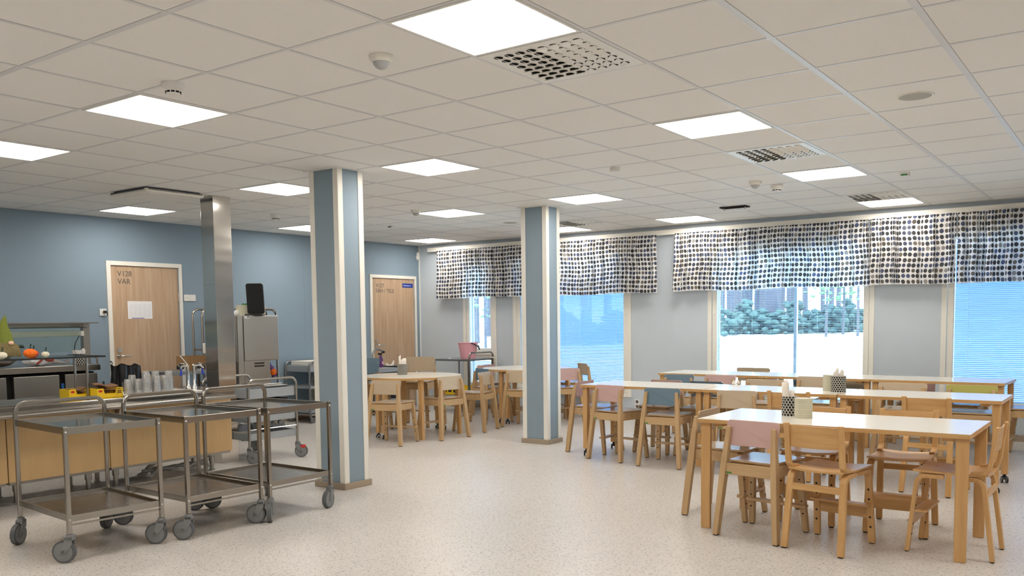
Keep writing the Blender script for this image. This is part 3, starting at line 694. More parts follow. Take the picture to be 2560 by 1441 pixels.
def beech_chair(x, y, rz, label, lo=0.0):
    t = thing('beech_chair', label, 'chair', (x, y, 0), rz, GE)
    def leg(sx, sy):
        def f(m):
            X0, X1 = sx*.172, sx*.160; foot = (X0, sy*(.225 if sy < 0 else .215), 0); k = .160
            pts = [(X0, foot[1], .006)]
            ztop = .452
            a0 = (X1, sy*.175, .40)
            pts.append(((X0+X1)/2, (foot[1]+a0[1])/2, .203)); pts.append(a0)
            for i in range(1, 7):
                an = math.radians(90*i/6); pts.append((X1, a0[1]-sy*.052*(1-math.cos(an)), .40+.052*math.sin(an)))
            pts.append((X1, sy*.03, ztop))
            m.strip(pts, (1,0,0), .040, .024); m.post((X0, foot[1], 0), (X0, foot[1], .006), .03, .02, m=1)
            if sy > 0:
                for z in (.105,.165,.275,.335):
                    yy = foot[1]-.04*z/.4; m.cyl((X0-sx*.012*z/.4, yy-.0135, z), (X0-sx*.012*z/.4, yy+.0135, z), .0075, n=10, m=1)
        return f
    for s in (-1, 1):
        for q in (-1, 1): part(('eleg',s,q), leg(s,q), 'leg', [M['beech'], M['dark']], t, bev=.003, smooth=False)
    def seat(m):
        poly = rrect(.345, .385, .045, 4)
        nn = len(poly)
        def P_(u, v, o): return (u*(1+.03*(v/.19)), v, .468+o-.010*math.cos(u/.172*PI/2)+.006*(v/.19)**2)
        # dished seat in strips
        n1, n2 = 10, 10; top = []; 
        def q(u, v, o):
            uu = (u-.5)*.345; vv = (v-.5)*.385
            return P_(uu, vv, o)
        m.grid(lambda u, v: q(u, v, .012), n1, n2, m=0); b = len(m.v); m.grid(lambda u, v: q(1-u, v, 0), n1, n2, m=0)
        W = n1+1
        a0 = b-(n1+1)*(n2+1)
        for i in range(n1):
            m.f += [(a0+i, b+W-1-i, b+W-2-i, a0+i+1)]; m.m += [0]
            ti = a0+n2*W+i; bi = b+n2*W+W-1-i; m.f += [(ti+1, bi-1, bi, ti)]; m.m += [0]
        for j in range(n2):
            m.f += [(a0+j*W, a0+(j+1)*W, b+(j+1)*W+W-1, b+j*W+W-1)]; m.m += [0]
            m.f += [(a0+j*W+W-1, b+j*W, b+(j+1)*W, a0+(j+1)*W+W-1)]; m.m += [0]
    part('ese', seat, 'seat', M['beech_x'], t)
    def postf(s):
        def f(m):
            pts = [(s*.158,-.105,.486),(s*.160,-.150,.487),(s*.162,-.178,.494),(s*.163,-.195,.512),(s*.163,-.203,.545),(s*.163,-.215,.65),(s*.163,-.232,.752)]
            m.strip(pts, (1,0,0), .034, [.016,.020,.022,.022,.022,.020,.018])
        return f
    for s in (-1, 1): part(('epo',s), postf(s), 'back_post', M['beech'], t, bev=.004)
    def back(m):
        n = 14; x0 = .150
        def q(u, z, o):
            uu = (u-.5)*2; yy = -.205-.010*((z-.545)/.2)*2.2-.014*(1-uu*uu)+.004; return (uu*x0, yy+o, z+.004*(1-uu*uu)*(-1 if z < .65 else 0))
        vs = []
        for z, o in ((.612,0),(.738,0),(.738,.010),(.612,.010)): vs += [q(i/n, z, o) for i in range(n+1)]
        W = n+1; fs = []
        for k in range(4):
            for i in range(n): a, b = k*W+i, ((k+1)%4)*W+i; fs.append((a, b, b+1, a+1))
        fs += [(0,3*W,2*W,W), (n, W+n, 2*W+n, 3*W+n)]
        m.add(vs, fs)
    part('eba', back, 'backrest', M['beech_x'], t, bev=.001)
    part('ecr', lambda m: m.box(-.148,.148,-.192,-.180,.352,.392), 'crossbar', M['beech_x'], t, bev=.002)
    def fr(m):
        prof = [(.150,.262),(.215,.262),(.232,.254),(.238,.236),(.232,.170),(.224,.170),(.229,.234),(.224,.245),(.212,.250),(.150,.250)]
        m.prism(prof, (-.178,-.035,-.012), (0,1,0), (0,0,1), (.356,0,0))
    part('efr', fr, 'footrest', M['beech_x'], t, bev=.001)
    def br(m):
        for s in (-1,1): m.cyl((s*.150,.205,.178),(s*.150,.222,.178), .008, n=10); m.box(s*.150-.006,s*.150+.006,.196,.205,.158,.205)
    part('ebr', br, 'footrest_bracket', M['screw'], t)
    return t

# table A, nearest
birch_chair(1.262, 2.058, face(.14,.99), 'pink', 'pink-backed birch chair at the left of the nearest table, its back to the camera')
beech_chair(1.690, 1.985, face(.147,.989), 'beech bentwood chair pulled up to the front middle of the nearest table')
beech_chair(2.32, 2.275, face(-1,.02), 'beech bentwood chair seen from the side at the right end of the nearest table')
birch_chair(.850, 2.478, face(1,.0), 'beige', 'beige-backed birch chair standing at the left end of the nearest table')
beech_chair(1.95, 2.66, face(.05,-1), 'beech bentwood chair across the nearest table on its right side')
beech_chair(1.395, 2.66, face(.03,-1), 'beech bentwood chair across the nearest table behind the beige canister')
# table B, middle row
birch_chair(-.985, 4.25, face(.18,.98), 'pink', 'pink-backed birch chair at the front left of the middle table row')
birch_chair(-.415, 4.165, face(-.05,1), 'blue', 'blue-backed birch chair with its back to the camera at the middle table row')
birch_chair(-1.41, 4.535, face(1,.0), 'pink', 'pink-backed birch chair at the left end of the middle table row')
birch_chair(.265, 4.20, face(-.20,.98), 'beige', 'beige-backed birch chair behind the far left corner of the nearest table', sx=.98)
beech_chair(.790, 4.165, face(0,1), 'beech bentwood chair behind the napkin canister at the middle table row')
beech_chair(1.890, 4.11, face(.15,.99), 'beech bentwood chair with a broad back at the right of the middle table row')
birch_chair(-.400, 4.88, face(.03,-1), 'blue', 'dark blue-backed birch chair on the far side of the middle table row')
birch_chair(-.856, 4.89, face(-.02,-1), 'pink', 'pink-backed birch chair on the far side of the middle table row')
# table C, far row
birch_chair(-1.14, 6.06, face(-.1,1), 'blue', 'blue-backed birch chair at the left end of the far table row')
birch_chair(-.675, 6.13, face(-.1,1), 'pink', 'pink-backed birch chair in front of the far table row')
birch_chair(.015, 5.68, face(0,1), 'beige', 'beige-backed birch chair in the middle of the far table row', sx=1.18)
birch_chair(.545, 5.68, face(0,1), 'grey', 'taupe-backed birch chair behind the canisters of the middle table row', sx=1.15, sz=1.06)
birch_chair(1.345, 5.66, face(0,1), 'beige', 'wide beige-backed birch chair left of the olive green one', sx=1.22, sz=1.01)
birch_chair(1.930, 5.66, face(0,1), 'olive', 'birch chair with the wide olive green backrest', sx=1.18, sz=1.01)
birch_chair(-.70, 6.98, face(0,-1), 'beige', 'beige-backed birch chair on the window side, standing before the bright window', sx=1.18, sz=1.035)
birch_chair(.0, 6.88, face(0,-1), 'blue', 'dark blue-backed birch chair on the window side of the far table row', sz=.925)
birch_chair(.46, 6.86, face(0,-1), 'grey', 'taupe-backed birch chair on the window side of the far table row', sz=.925)
birch_chair(1.20, 6.88, face(.1,-1), 'pink', 'pink-backed birch chair on the window side of the far table row', sx=1.0, sz=.925)
birch_chair(1.66, 6.90, face(-.1,-1), 'blue', 'dark blue-backed birch chair on the window side, beside the olive green one', sz=.925)
birch_chair(2.32, 6.42, face(-1,.05), 'pink', 'birch chair with a pinkish seat cut by the right edge of the photo', sx=1.1, sz=.98)
# round table 1 (left)
birch_chair(-3.655, 3.85, face(-.26,.965), 'beige', 'beige-backed birch chair at the near side of the left round table', sx=1.06, sz=.985)
birch_chair(-3.50, 4.52, face(-.985,.12), 'beige', 'beige-backed birch chair turned sideways at the right of the left round table', sx=1.08)
birch_chair(-3.60, 5.27, face(-.975,-.22), 'beige', 'narrow-looking beige-backed birch chair between the two round tables', sx=1.0)
birch_chair(-4.56, 5.27, face(.35,-.94), 'beige', 'tall beige-backed birch chair facing the camera behind the left round table', sx=1.15, sz=1.235)
birch_chair(-4.86, 4.70, face(.9,-.4), 'blue', 'tall blue-backed birch chair beside the near column, behind the left round table', sx=1.1, sz=1.235)
# round table 2
birch_chair(-3.95, 6.08, face(.37,.93), 'blue', 'dark blue-backed birch chair at the left of the right round table')
birch_chair(-3.31, 5.93, face(-.15,.98), 'beige', 'beige-backed birch chair cut by the far blue column on its left')
birch_chair(-3.08, 6.53, face(-.80,.60), 'pink', 'pink-backed birch chair just right of the far blue column')
birch_chair(-3.35, 7.21, face(-.6,-.8), 'beige', 'beige-backed birch chair beyond the far blue column by the lowered blind', sz=1.03)
birch_chair(-4.44, 6.76, face(1,-.15), 'pink', 'pink-backed birch chair behind the dark blue one at the right round table')

# ================================================================== TABLES
def caster_small(par, x, y, turn=0):
    t = MB(); t.cyl((0,0,.075),(0,0,.062), .012, n=10); t.prism([(-.026,.030),(-.02,.052),(0,.062),(.02,.055),(.028,.035),(.012,.04),(-.01,.04)], (-.012+0,0,0), (0,1,0), (0,0,1), (.024,0,0))
    c = t.build('caster', M['black'], par, loc=(x, y, 0)); c.rotation_euler = (0,0,turn)
    for s in (-1, 1):
        w_ = MB(); a = (s*.012, .002, .026); b = (s*.026, .002, .026); w_.cyl(a, b, .026, n=18, m=0); w_.cyl((s*.0262,.002,.026),(s*.0272,.002,.026), .021, n=18, m=1); w_.cyl((s*.0273,.002,.026),(s*.0280,.002,.026), .014, n=18, m=0)
        w_.build('wheel', [M['black'], M['plastic_white']], c)
    return c
def table_rect(label, cx, cy, rz, L, Dp, legs, name='dining_table', lw=(.052,.052), group='rectangular birch tables with white tops', h=.72):
    t = thing(name, label, 'table', (cx, cy, 0), rz, group)
    m = MB(); m.box(-L/2, L/2, -Dp/2, Dp/2, h-.026, h-.0015, 0); m.box(-L/2+.0015, L/2-.0015, -Dp/2+.0015, Dp/2-.0015, h-.0016, h, 1)
    m.build('tabletop', [M['beech_x'], M['table_white']], t)
    for sx in (-1, 1):
        m = MB().box(sx*(L/2-.12)-.03, sx*(L/2-.12)+.03, -Dp/2+.05, Dp/2-.05, h-.05, h-.026); m.build('cross_rail', M['beech'], t, bev=.002)
        for sy in (-1, 1):
            wheel = legs[0 if sx < 0 else 1]; x = sx*(L/2-lw[0]/2-.012); y = sy*(Dp/2-lw[1]/2-.03); z0 = .072 if wheel else 0
            m = MB().post((x, y, z0), (x, y, h-.026), lw[0]*.94, lw[1]*.94, lw[0], lw[1]); m.build('leg', M['beech'], t, bev=.004)
            if wheel: caster_small(t, x, y, random.uniform(.3, 1.2))
    return t
table_rect('nearest white-topped table with broad flat wooden legs', 1.645, 2.345, 0, 1.585, .762, (False, False), lw=(.066,.030), group=None)
table_rect('left table of the middle row, pink and blue chairs at its front', -.735, 4.50, 0, 1.29, .67, (True, False))
table_rect('middle table of the middle row carrying a canister pair', .520, 4.485, 0, 1.20, .67, (False, False))
table_rect('right table of the middle row with black casters at its right end', 1.730, 4.485, 0, 1.20, .67, (False, True))
table_rect('left table of the far row, before the bright window', -.920, 6.555, -.03, 1.23, .70, (False, False))
table_rect('middle table of the far row, before the bright window', .305, 6.515, -.03, 1.21, .70, (False, False))
table_rect('right table of the far row behind the olive green backrest', 1.525, 6.475, -.03, 1.22, .70, (False, False))
def half_round(cx, cy, side, label):
    t = thing('half_round_table', label, 'table', (cx, cy, 0), 0 if side > 0 else PI, 'half round birch tables')
    R = .60; poly = [(R*math.cos(a), R*math.sin(a)) for a in [math.radians(-90+180*i/28) for i in range(29)]]
    m = MB(); m.prism(poly, (.001,0,.694), (1,0,0), (0,1,0), (0,0,.0245), m=0); m.prism([(p[0]*.997, p[1]*.997) for p in poly], (.001,0,.7184), (1,0,0), (0,1,0), (0,0,.0016), m=1)
    m.build('tabletop', [M['beech_x'], M['table_white']], t)
    MB().box(.03,.075,-.53,.53,.66,.694).build('cross_rail', M['beech'], t, bev=.002)
    for sy in (-1, 1):
        MB().post((.05, sy*.53, .072), (.05, sy*.52, .694), .046, .046, .05, .05).build('leg', M['beech'], t, bev=.004); caster_small(t, .05, sy*.53, .6*side)
        MB().post((.46, sy*.34, 0), (.44, sy*.33, .694), .046, .046, .05, .05).build('leg', M['beech'], t, bev=.004)
    return t
half_round(-4.005, 4.56, 1, 'right half of the left round table beside the near blue column'); half_round(-4.008, 4.56, -1, 'left half of the left round table beside the near blue column')
half_round(-3.675, 6.53, 1, 'right half of the round table behind the far blue column'); half_round(-3.678, 6.53, -1, 'left half of the round table behind the far blue column')

# ------------------------------------------------------------------ canisters with napkins
def cup_mesh(r, h, mat, floor=True):
    n = 40; m = MB()
    m.grid(lambda u, v: (r*math.cos(2*PI*u), r*math.sin(2*PI*u), h*v), n, 1)
    a = len(m.v); m.grid(lambda u, v: ((r-.003)*math.cos(-2*PI*u), (r-.003)*math.sin(-2*PI*u), .003+(h-.003)*v), n, 1, m=1)
    m.cyl((0,0,0),(0,0,.004), r-.001, n=n, m=1)
    b = len(m.v); m.add([(rr*math.cos(2*PI*i/n), rr*math.sin(2*PI*i/n), h) for rr in (r, r-.003) for i in range(n)], [(i,(i+1)%n,n+(i+1)%n,n+i) for i in range(n)], 1)
    me = m.mesh('card_cylinder', [mat, M['cream']], True); uvl = me.uv_layers.new(name='UVMap')
    for p in me.polygons:
        us = []
        for li in p.loop_indices:
            vi = me.loops[li].vertex_index
            if vi < 2*(n+1): i = vi % (n+1); j = vi//(n+1); uvl.data[li].uv = (i/n*2*PI*r, j*h)
    return me
def canister(loc, kind, label, r, h, napkins=0, rz=0.0, name='napkin_canister'):
    t = thing(name, label, 'canister', loc, rz)
    mk('card_cylinder', cup_mesh(r, h, M['lattice' if kind == 'black' else 'rings']), t)
    if not napkins:
        MB().cyl((0,0,h-.012),(0,0,h-.004), r-.005, n=32).build('inner_lid', M['cream'], t, smooth=True)
        m = MB()
        for k in range(4):
            a = k*PI/2+.5; m.tube([(r*math.cos(a), r*math.sin(a), h-.002), ((r+.003)*math.cos(a), (r+.003)*math.sin(a), h+.006), ((r-.006)*math.cos(a), (r-.006)*math.sin(a), h+.007)], .0012, 6)
        m.build('wire_clip', M['screw'], t)
    return t
def napkins(loc, label, sheets, rz=0):
    t = thing('napkin_stack', label, 'napkins', loc, rz)
    m = MB()
    for (x0, x1, y, z1, lean, jag) in sheets:
        n = 8
        def fn(u, v): 
            top = z1+jag*math.sin(u*4.2+x0*50)*v
            return (x0+(x1-x0)*u+lean*v, y+.004*math.sin(u*6+v*3), top*v)
        for k in range(4):
            m.grid(lambda u, v, k=k: (lambda p: (p[0], p[1]+k*.0035, p[2]-k*.004*v))(fn(u, v)), n, 5)
    o = m.build('paper_sheets', M['napkin'], t, smooth=True); s_ = o.modifiers.new('thick', 'SOLIDIFY'); s_.thickness = .0015
    return t
canister((1.300, 2.425, .72), 'black', 'black and white dotted canister on the nearest table', .050, .128, 1)
napkins((1.300, 2.420, .726), 'white paper napkins standing up in the dotted canister on the nearest table', [(-.040,-.004,-.012,.225,-.012,.008),(-.034,.006,0,.205,-.010,.012),(.004,.036,.012,.160,.0,.002)], .6)
canister((1.422, 2.325, .72), 'beige', 'beige ring-patterned canister on the nearest table', .056, .128, 0, .4, 'patterned_canister')
canister((.960, 4.545, .72), 'beige', 'beige ring-patterned canister on the middle table row', .064, .138, 0, .4, 'patterned_canister')
canister((1.052, 4.455, .72), 'black', 'black and white dotted canister on the middle table row', .062, .138, 1)
napkins((1.052, 4.455, .726), 'crumpled white napkins sticking out of the canister on the middle table row', [(-.035,.01,-.01,.185,-.012,.02),(-.02,.03,.005,.165,.02,.025)], .6)
canister((-4.195, 4.60, .72), 'black', 'black and white dotted canister on the left round table', .060, .130, 1)
napkins((-4.195, 4.60, .726), 'white napkins standing in the canister on the left round table', [(-.045,-.02,-.01,.225,.004,.01),(-.030,.045,0,.185,.004,.012),(-.02,.04,.015,.175,0,.01)], .6)
napkins((-.02, 4.83, .722), 'white napkin tip lying at the back edge of the middle table row', [(-.03,.0,-.01,.035,-.01,.01),(.002,.035,0,.030,.01,.012)], .6)

# ================================================================== TROLLEYS
def caster(par, x, y, turn, m_f='caster_grey', brake=None, R=.065):
    t = MB(); ca, sa = math.cos(turn), math.sin(turn)
    t.cyl((0,0,.165),(0,0,.150), .022, n=16); off = .036
    t.prism([(-.022,.152),(.022,.152),(.026,.135),(.0+off+.016,.050),(off-.012,.050),(-.020,.11)], (0,-.022,0), (1,0,0), (0,0,1), (0,.005,0))
    t.prism([(-.022,.152),(.022,.152),(.026,.135),(.0+off+.016,.050),(off-.012,.050),(-.020,.11)], (0,.017,0), (1,0,0), (0,0,1), (0,.005,0))
    t.box(-.022, .022, -.022, .022, .132, .152)
    c = t.build('caster', M[m_f], par, bev=.002, loc=(x, y, 0)); c.rotation_euler = (0,0,turn)
    if brake: MB().prism([(.03,.12),(.075,.128),(.085,.105),(.07,.095),(.03,.10)], (0,-.02,0), (1,0,0), (0,0,1), (0,.04,0)).build('brake_pedal', M[brake], c, bev=.003)
    w_ = MB(); o = (off, 0, R)
    w_.cyl((off,-.015,R),(off,.015,R), R, n=32, m=0); 
    for s in (-1, 1): w_.cyl((off,s*.015,R),(off,s*.0165,R), R-.010, n=32, m=1); w_.cyl((off,s*.0165,R),(off,s*.022,R), .012, n=12, m=1)
    w_.build('wheel', [M['tyre'], M[m_f]], c)
    return c
def tray(m, hx, hy, z0, z1, lip=.008):
    m.box(-hx, hx, -hy, hy, z1-.022, z1-.018, 0)
    for a,b,c,d in ((-hx,hx,-hy,-hy+lip),(-hx,hx,hy-lip,hy),(-hx,-hx+lip,-hy+lip,hy-lip),(hx-lip,hx,-hy+lip,hy-lip)): m.box(a, b, c, d, z0, z1, 1)
def steel_trolley(cx, cy, rz, label, turns):
    t = thing('serving_trolley', label, 'trolley', (cx, cy, 0), rz, 'two-shelf stainless steel serving trolleys'); hx, hy = .3575, .272; p = .0125
    for key, z0, z1, nm in (('tt',.742,.784,'top_tray'), ('tl',.236,.274,'lower_tray')):
        part(key, lambda m, z0=z0, z1=z1: tray(m, hx+.006, hy+.006, z0, z1), nm, [M['steel_tray' if key == 'tt' else 'steel_low'], M['steel_x']], t, bev=.002)
    for sx in (-1, 1): part(('tlb',sx), lambda m, sx=sx: m.box(sx*hx-.004,sx*hx+.004,-hy,hy,.212,.222), 'brace_rail', M['steel_x'], t)
    for sx in (1,):
        for sy in (-1, 1): part(('tpf',sy), lambda m, sy=sy: m.box(hx-p+.006,hx+p+.006,sy*hy-p+sy*.006,sy*hy+p+sy*.006,.165,.790), 'post', M['steel'], t, bev=.004)
    def hd(m):
        zt = .886; rr = .065; y0 = -hy-.006; pts = [(-hx-.006, y0, .165), (-hx-.006, y0, .5), (-hx-.006, y0, zt-rr)]
        pts += [(-hx-.006, y0+rr-rr*math.cos(math.radians(a)), zt-rr+rr*math.sin(math.radians(a))) for a in (15,30,45,60,75,90)]
        m.strip(pts+[(x, -y, z) for x, y, z in reversed(pts)], (1,0,0), .024, .024)
    part('thd', hd, 'handle', M['steel'], t, bev=.005)
    def bolts(m):
        for sx in (-1, 1):
            for sy in (-1, 1):
                for z in (.757, .250): m.blob((sx*hx+.0065+.012 if sx > 0 else -hx-.018, sy*(hy+.006), z), .004, .006, .006, 8, 5)
    part('tbo', bolts, 'bolt', M['chrome'], t, smooth=True)
    for k, (sx, sy) in enumerate(((1,-1),(1,1),(-1,-1),(-1,1))): caster(t, sx*(hx+.004), sy*(hy+.004), turns[k])
    return t
steel_trolley(-2.137, -.467, math.radians(-4.9), 'steel serving trolley nearest the left edge, in front', (-2.45, -2.45, -.9, -.9))
steel_trolley(-2.052, .215, math.radians(-1.2), 'middle one of the three steel serving trolleys before the counter', (-2.5, -2.5, -2.5, -2.5))
steel_trolley(-2.044, .835, 0, 'steel serving trolley touching the near blue column', (-.8, -1.25, 1.2, 2.6))

# grey-shelved trolley behind the steel column
t = thing('bussing_trolley', 'tall-sided grey trolley with a red brake pedal behind the serving trolleys', 'trolley', (-4.20, 2.335, 0), math.radians(-3)); hx, hy = .39, .284
for z0, z1 in ((.635,.728), (.40,.462), (.222,.292)):
    m = MB(); m.box(-hx+.012,hx-.012,-hy+.012,hy-.012,z0,z0+.004)
    for a,b,c,d in ((-hx+.012,hx-.012,-hy+.012,-hy+.016),(-hx+.012,hx-.012,hy-.016,hy-.012),(-hx+.012,-hx+.016,-hy+.016,hy-.016),(hx-.016,hx-.012,-hy+.016,hy-.016)): m.box(a,b,c,d,z0,z1)
    m.build('side_panel', M['grey_shelf'], t, bev=.001)
m = MB(); m.box(-hx+.02,hx-.014,-hy+.015,-hy+.020,z1,z1+.01); m.tube([(hx,-hy,.33),(hx,hy,.33)], .006); m.build('rail', M['chrome'], t, smooth=True)
def uframe(m, x, hy, zt, zb=.165, rr=.07, r=.0125):
    pts = [(x,-hy,zb),(x,-hy,zt-rr)]+[(x,-hy+rr-rr*math.cos(math.radians(a)),zt-rr+rr*math.sin(math.radians(a))) for a in (15,30,45,60,75,90)]
    m.tube(pts+[(a,-b,c) for a,b,c in reversed(pts)], r, 10)
m = MB(); uframe(m, hx, hy, .820); m.build('handle', M['steel'], t, smooth=True)
m = MB(); uframe(m, -hx, hy, .820); m.build('rear_frame', M['steel'], t, smooth=True)
caster(t, hx, -hy, .65); caster(t, hx, hy, .65, brake='red'); caster(t, -hx, -hy, 2.2, brake='red'); caster(t, -hx, hy, .6)
k_ = MB().box(-.20,.20,-.145,.16,.0,.012).build('steel_lid_tray', M['steel_dark'], bev=.003); k_.location = (-4.12, 2.43, .7295); k_.rotation_euler = (0,0,.05); tag(k_, 'flat dark steel tray lying across the grey trolley', 'tray')
k_ = MB().box(-.16,.16,-.12,.13,.0,.010).build('steel_lid_tray', M['steel'], bev=.003); k_.location = (-4.18, 2.47, .742); k_.rotation_euler = (0,0,.1); tag(k_, 'smaller steel lid on top of the dark tray on the grey trolley', 'tray')
k_ = MB(); k_.box(-.2,.2,-.2,.2,0,.006); 
for s in (-1,1): k_.box(-.2,.2,s*.2-.004,s*.2+.004,0,.05); k_.box(s*.2-.004,s*.2+.004,-.2,.2,0,.05)
k_ = k_.build('black_tray', M['black'], bev=.002); k_.location = (-4.10, 2.37, .56); tag(k_, 'black plastic crate held on the grey trolley above its middle shelf', 'crate')
tk = MB()
for s in (-1, 1): tk.box(-.39,.36,s*.265-.003,s*.265+.003,.553,.559)
tk.build('runner', M['grey_shelf'], t)

# milk cooler on casters
t = thing('milk_cooler', 'tall steel cooler cabinet with an upper door and vent slots', 'cooler', (-5.3, 3.28, 0), 0)
MB().box(-.50,-.005,-.245,.205,.30,.93).build('lower_body', M['steel_dark'], t, bev=.004)
MB().box(-.005,.0,-.165,.205,.30,.93).build('lower_panel', M['steel_cab'], t, bev=.001)
MB().box(-.54,-.01,-.255,.335,.925,1.462).build('upper_body', M['steel_cab'], t, bev=.004)
MB().box(-.01,.012,-.165,.335,.93,1.455).build('upper_door', M['steel_cab'], t, bev=.006)
MB().box(-.005,.0,-.245,-.170,.30,1.455).build('edge_panel', M['steel_cab'], t, bev=.002)
m = MB()
for z in (.855, .888): m.prism([(-.02,0),(.11,0),(.125,.018),(-.03,.018)], (.0008,0,z), (0,1,0), (0,0,1), (.0012,0,0))
m.build('vent_slot', M['dark'], t)
m = MB()
for i in range(12):
    for j in range(6): m.box(-.42+i*.03,-.41+i*.03,-.2462,-.2452,.80+j*.02,.811+j*.02)
m.build('side_vent', M['dark'], t)
MB().box(.0121,.0130,-.155,-.085,1.425,1.453).build('label', M['paper'], t)
MB().box(.0131,.0136,-.115,-.092,1.437,1.450).build('label_print', M['dark'], t)
MB().box(-.52,.0,-.245,.30,.20,.30).build('base_frame', M['grey_shelf'], t, bev=.004)
m = MB()
for k in range(3): m.box(.0025,.0035,-.225+k*.055,-.19+k*.055,.455,.475)
m.build('crate_label', M['paper'], t); MB().box(.0003,.0024,-.235,-.06,.42,.50).build('label_backing', M['black'], t)  # black strip with white labels, standing in for labelled crates
for a, b in ((-.04,-.21),(-.04,.26),(-.48,-.21),(-.48,.26)): 
    c_ = caster(t, a, b, .3+b); c_.scale = (1,1,1.2)
t = thing('tablet_screen', 'black tablet screen tilted on its stand on top of the cooler', 'screen', (-5.36, 3.34, 1.4625), math.radians(38))
MB().prism(rrect(.20,.36,.025,5), (0,0,.195), (math.cos(.0),0,0), (0,-.16,.987), (0,.035,.006)).build('housing', M['black'], t, bev=.004, smooth=True)
MB().box(-.10,.10,-.10,.06,0,.016).build('foot', M['black'], t, bev=.004)
t = thing('paper_roll_box', 'pale patterned round box behind the black screen on the cooler', 'box', (-5.62, 3.58, 1.4625)); mk('card_cylinder', cup_mesh(.088, .122, M['rings']), t); MB().cyl((0,0,.11),(0,0,.118), .082, n=32).build('inner_lid', M['cream'], t)
t = thing('paper_roll_box', 'pale patterned round box beside the steel column on the cooler', 'box', (-5.62, 3.37, 1.4625)); mk('card_cylinder', cup_mesh(.088, .126, M['rings']), t); MB().cyl((0,0,.11),(0,0,.118), .082, n=32).build('inner_lid', M['cream'], t)
m = MB()
for k in range(7): m.tube([(-.03+k*.012,0,0),(-.04+k*.018,.01,.012+.006*(k%3)),(-.05+k*.02,.02,.014)], .006, 6)
g_ = m.build('green_leaves', M['green'], None, smooth=True); g_.location = (-5.60, 3.35, 1.585); tag(g_, 'small green sprig lying on the left round box', 'plant')
w_ = MB().blob((0,0,.032), .032, .032, .034).build('white_cup', M['plastic_white'], None, smooth=True); w_.location = (-5.42, 3.12, 1.4608); tag(w_, 'round white cup on the cooler, half behind the steel column', 'cup')

# tall rack trolley behind the column and the cooler
t = thing('rack_trolley', 'tall tubular rack trolley standing against the blue wall', 'trolley', (-5.96, 3.51, 0), 0); hy = .545
for x in (-.09, .09):
    m = MB(); uframe(m, x, hy, 1.545, .13, .08, .015); m.build('tube_frame', M['steel'], t, smooth=True)
for z in (.35, .655, 1.05):
    m = MB().box(-.09,.09,-hy,hy,z,z+.02); m.build('shelf', M['steel_x'], t, bev=.002)
MB().box(.09,.125,-.555,-.515,1.02,1.14).build('clip', M['plastic_white'], t, bev=.003)
for a in (-.09,.09):
    for b in (-hy,hy): 
        c_ = caster(t, a, b, PI/2); c_.scale = (.8,.8,.82)
t = thing('cleaner_bottle', 'dark blue cleaner bottle with an orange label leaning on the rack trolley', 'bottle', (-5.91, 4.035, .690)); t.rotation_euler = (.42, 0, 0)
MB().lathe([(.001,0),(.036,0),(.038,.01),(.038,.10),(.030,.13),(.014,.145),(.014,.155),(.001,.155)], 18).build('bottle_body', M['purple'], t, smooth=True)
MB().lathe([(.0385,.025),(.0387,.03),(.0387,.095),(.0385,.10)], 18, caps=False).build('label_band', M['orange'], t, smooth=True)
MB().cyl((0,0,.155),(0,0,.182), .016, n=14).build('cap', M['bluep'], t, smooth=True)

# cutlery trolley by the blue wall
t = thing('cutlery_trolley', 'low grey trolley with a cutlery rack against the blue wall beside the near column', 'trolley', (-6.19, 5.07, 0), 0); hy = .42
for x in (-.24, .24):
    m = MB(); uframe(m, x, hy, .835, .10, .07, .014); m.build('tube_frame', M['grey_metal'], t, smooth=True)
for z in (.70, .47, .14):
    MB().box(-.24,.24,-hy+.01,hy-.01,z,z+.085 if z > .6 else z+.04).build('shelf', M['grey_shelf'], t, bev=.004)
MB().box(-.225,.232,-hy+.03,hy-.03,.10,.13).build('base_tray', M['steel_tray'], t, bev=.003)
MB().box(.225,.228,-hy+.02,hy-.02,.18,.68).build('side_sheet', M['glass_clear'], t)
for a in (-.22,.22):
    for b in (-hy+.03,hy-.03): 
        c_ = caster(t, a, b, 1.2); c_.scale = (.6,.6,.62)
k_ = thing('cutlery_rack', 'white slotted cutlery rack on the grey trolley by the near column', 'rack', (-6.19, 5.07, .786))
m = MB(); m.box(-.2,.2,-.36,.36,0,.006); m.box(.19,.2,-.36,.36,0,.055); m.box(-.2,-.19,-.36,.36,0,.055); m.box(-.2,.2,-.36,-.35,0,.055); m.box(-.2,.2,.35,.36,0,.055); m.build('rack_body', M['cream'], k_, bev=.002)
m = MB()
for i in range(17): m.box(.2003,.2012,-.335+i*.042,-.318+i*.042,.012,.030)
m.build('slot', M['grey_metal'], k_)

# trolley by the narrow window, bucket and crate on it
t = thing('window_trolley', 'dark steel trolley with a raised tube handle in front of the narrow window', 'trolley', (-5.225, 7.055, 0), 0); hx, hy = .335, .30
MB().box(-hx,hx,-hy,hy,.772,.800).build('top_shelf', M['grey_metal'], t, bev=.003)
MB().box(-hx,hx,-hy,hy,.24,.262).build('lower_shelf', M['grey_metal'], t, bev=.003)
for sx in (-1, 1):
    for sy in (-1, 1):
        MB().box(sx*hx-.012 if sx>0 else -hx, hx if sx>0 else -hx+.024, sy*hy-.012 if sy>0 else -hy, hy if sy>0 else -hy+.024, .13, .772).build('post', M['grey_metal'], t, bev=.002)
        c_ = caster(t, sx*(hx-.012), sy*(hy-.012), 1+sx); c_.scale = (.8,.8,.79)
m = MB(); uframe(m, hx+.014, hy-.012, .895, .30, .07, .0135); m.build('handle', M['steel'], t, smooth=True)
MB().box(hx+.0, hx+.03, hy-.05, hy+.01, .80, .815).build('handle_label', M['plastic_white'], t)
b_ = thing('bucket', 'pink plastic bucket with a black handle on the window trolley', 'bucket', (-5.10, 7.02, .8005), .3)
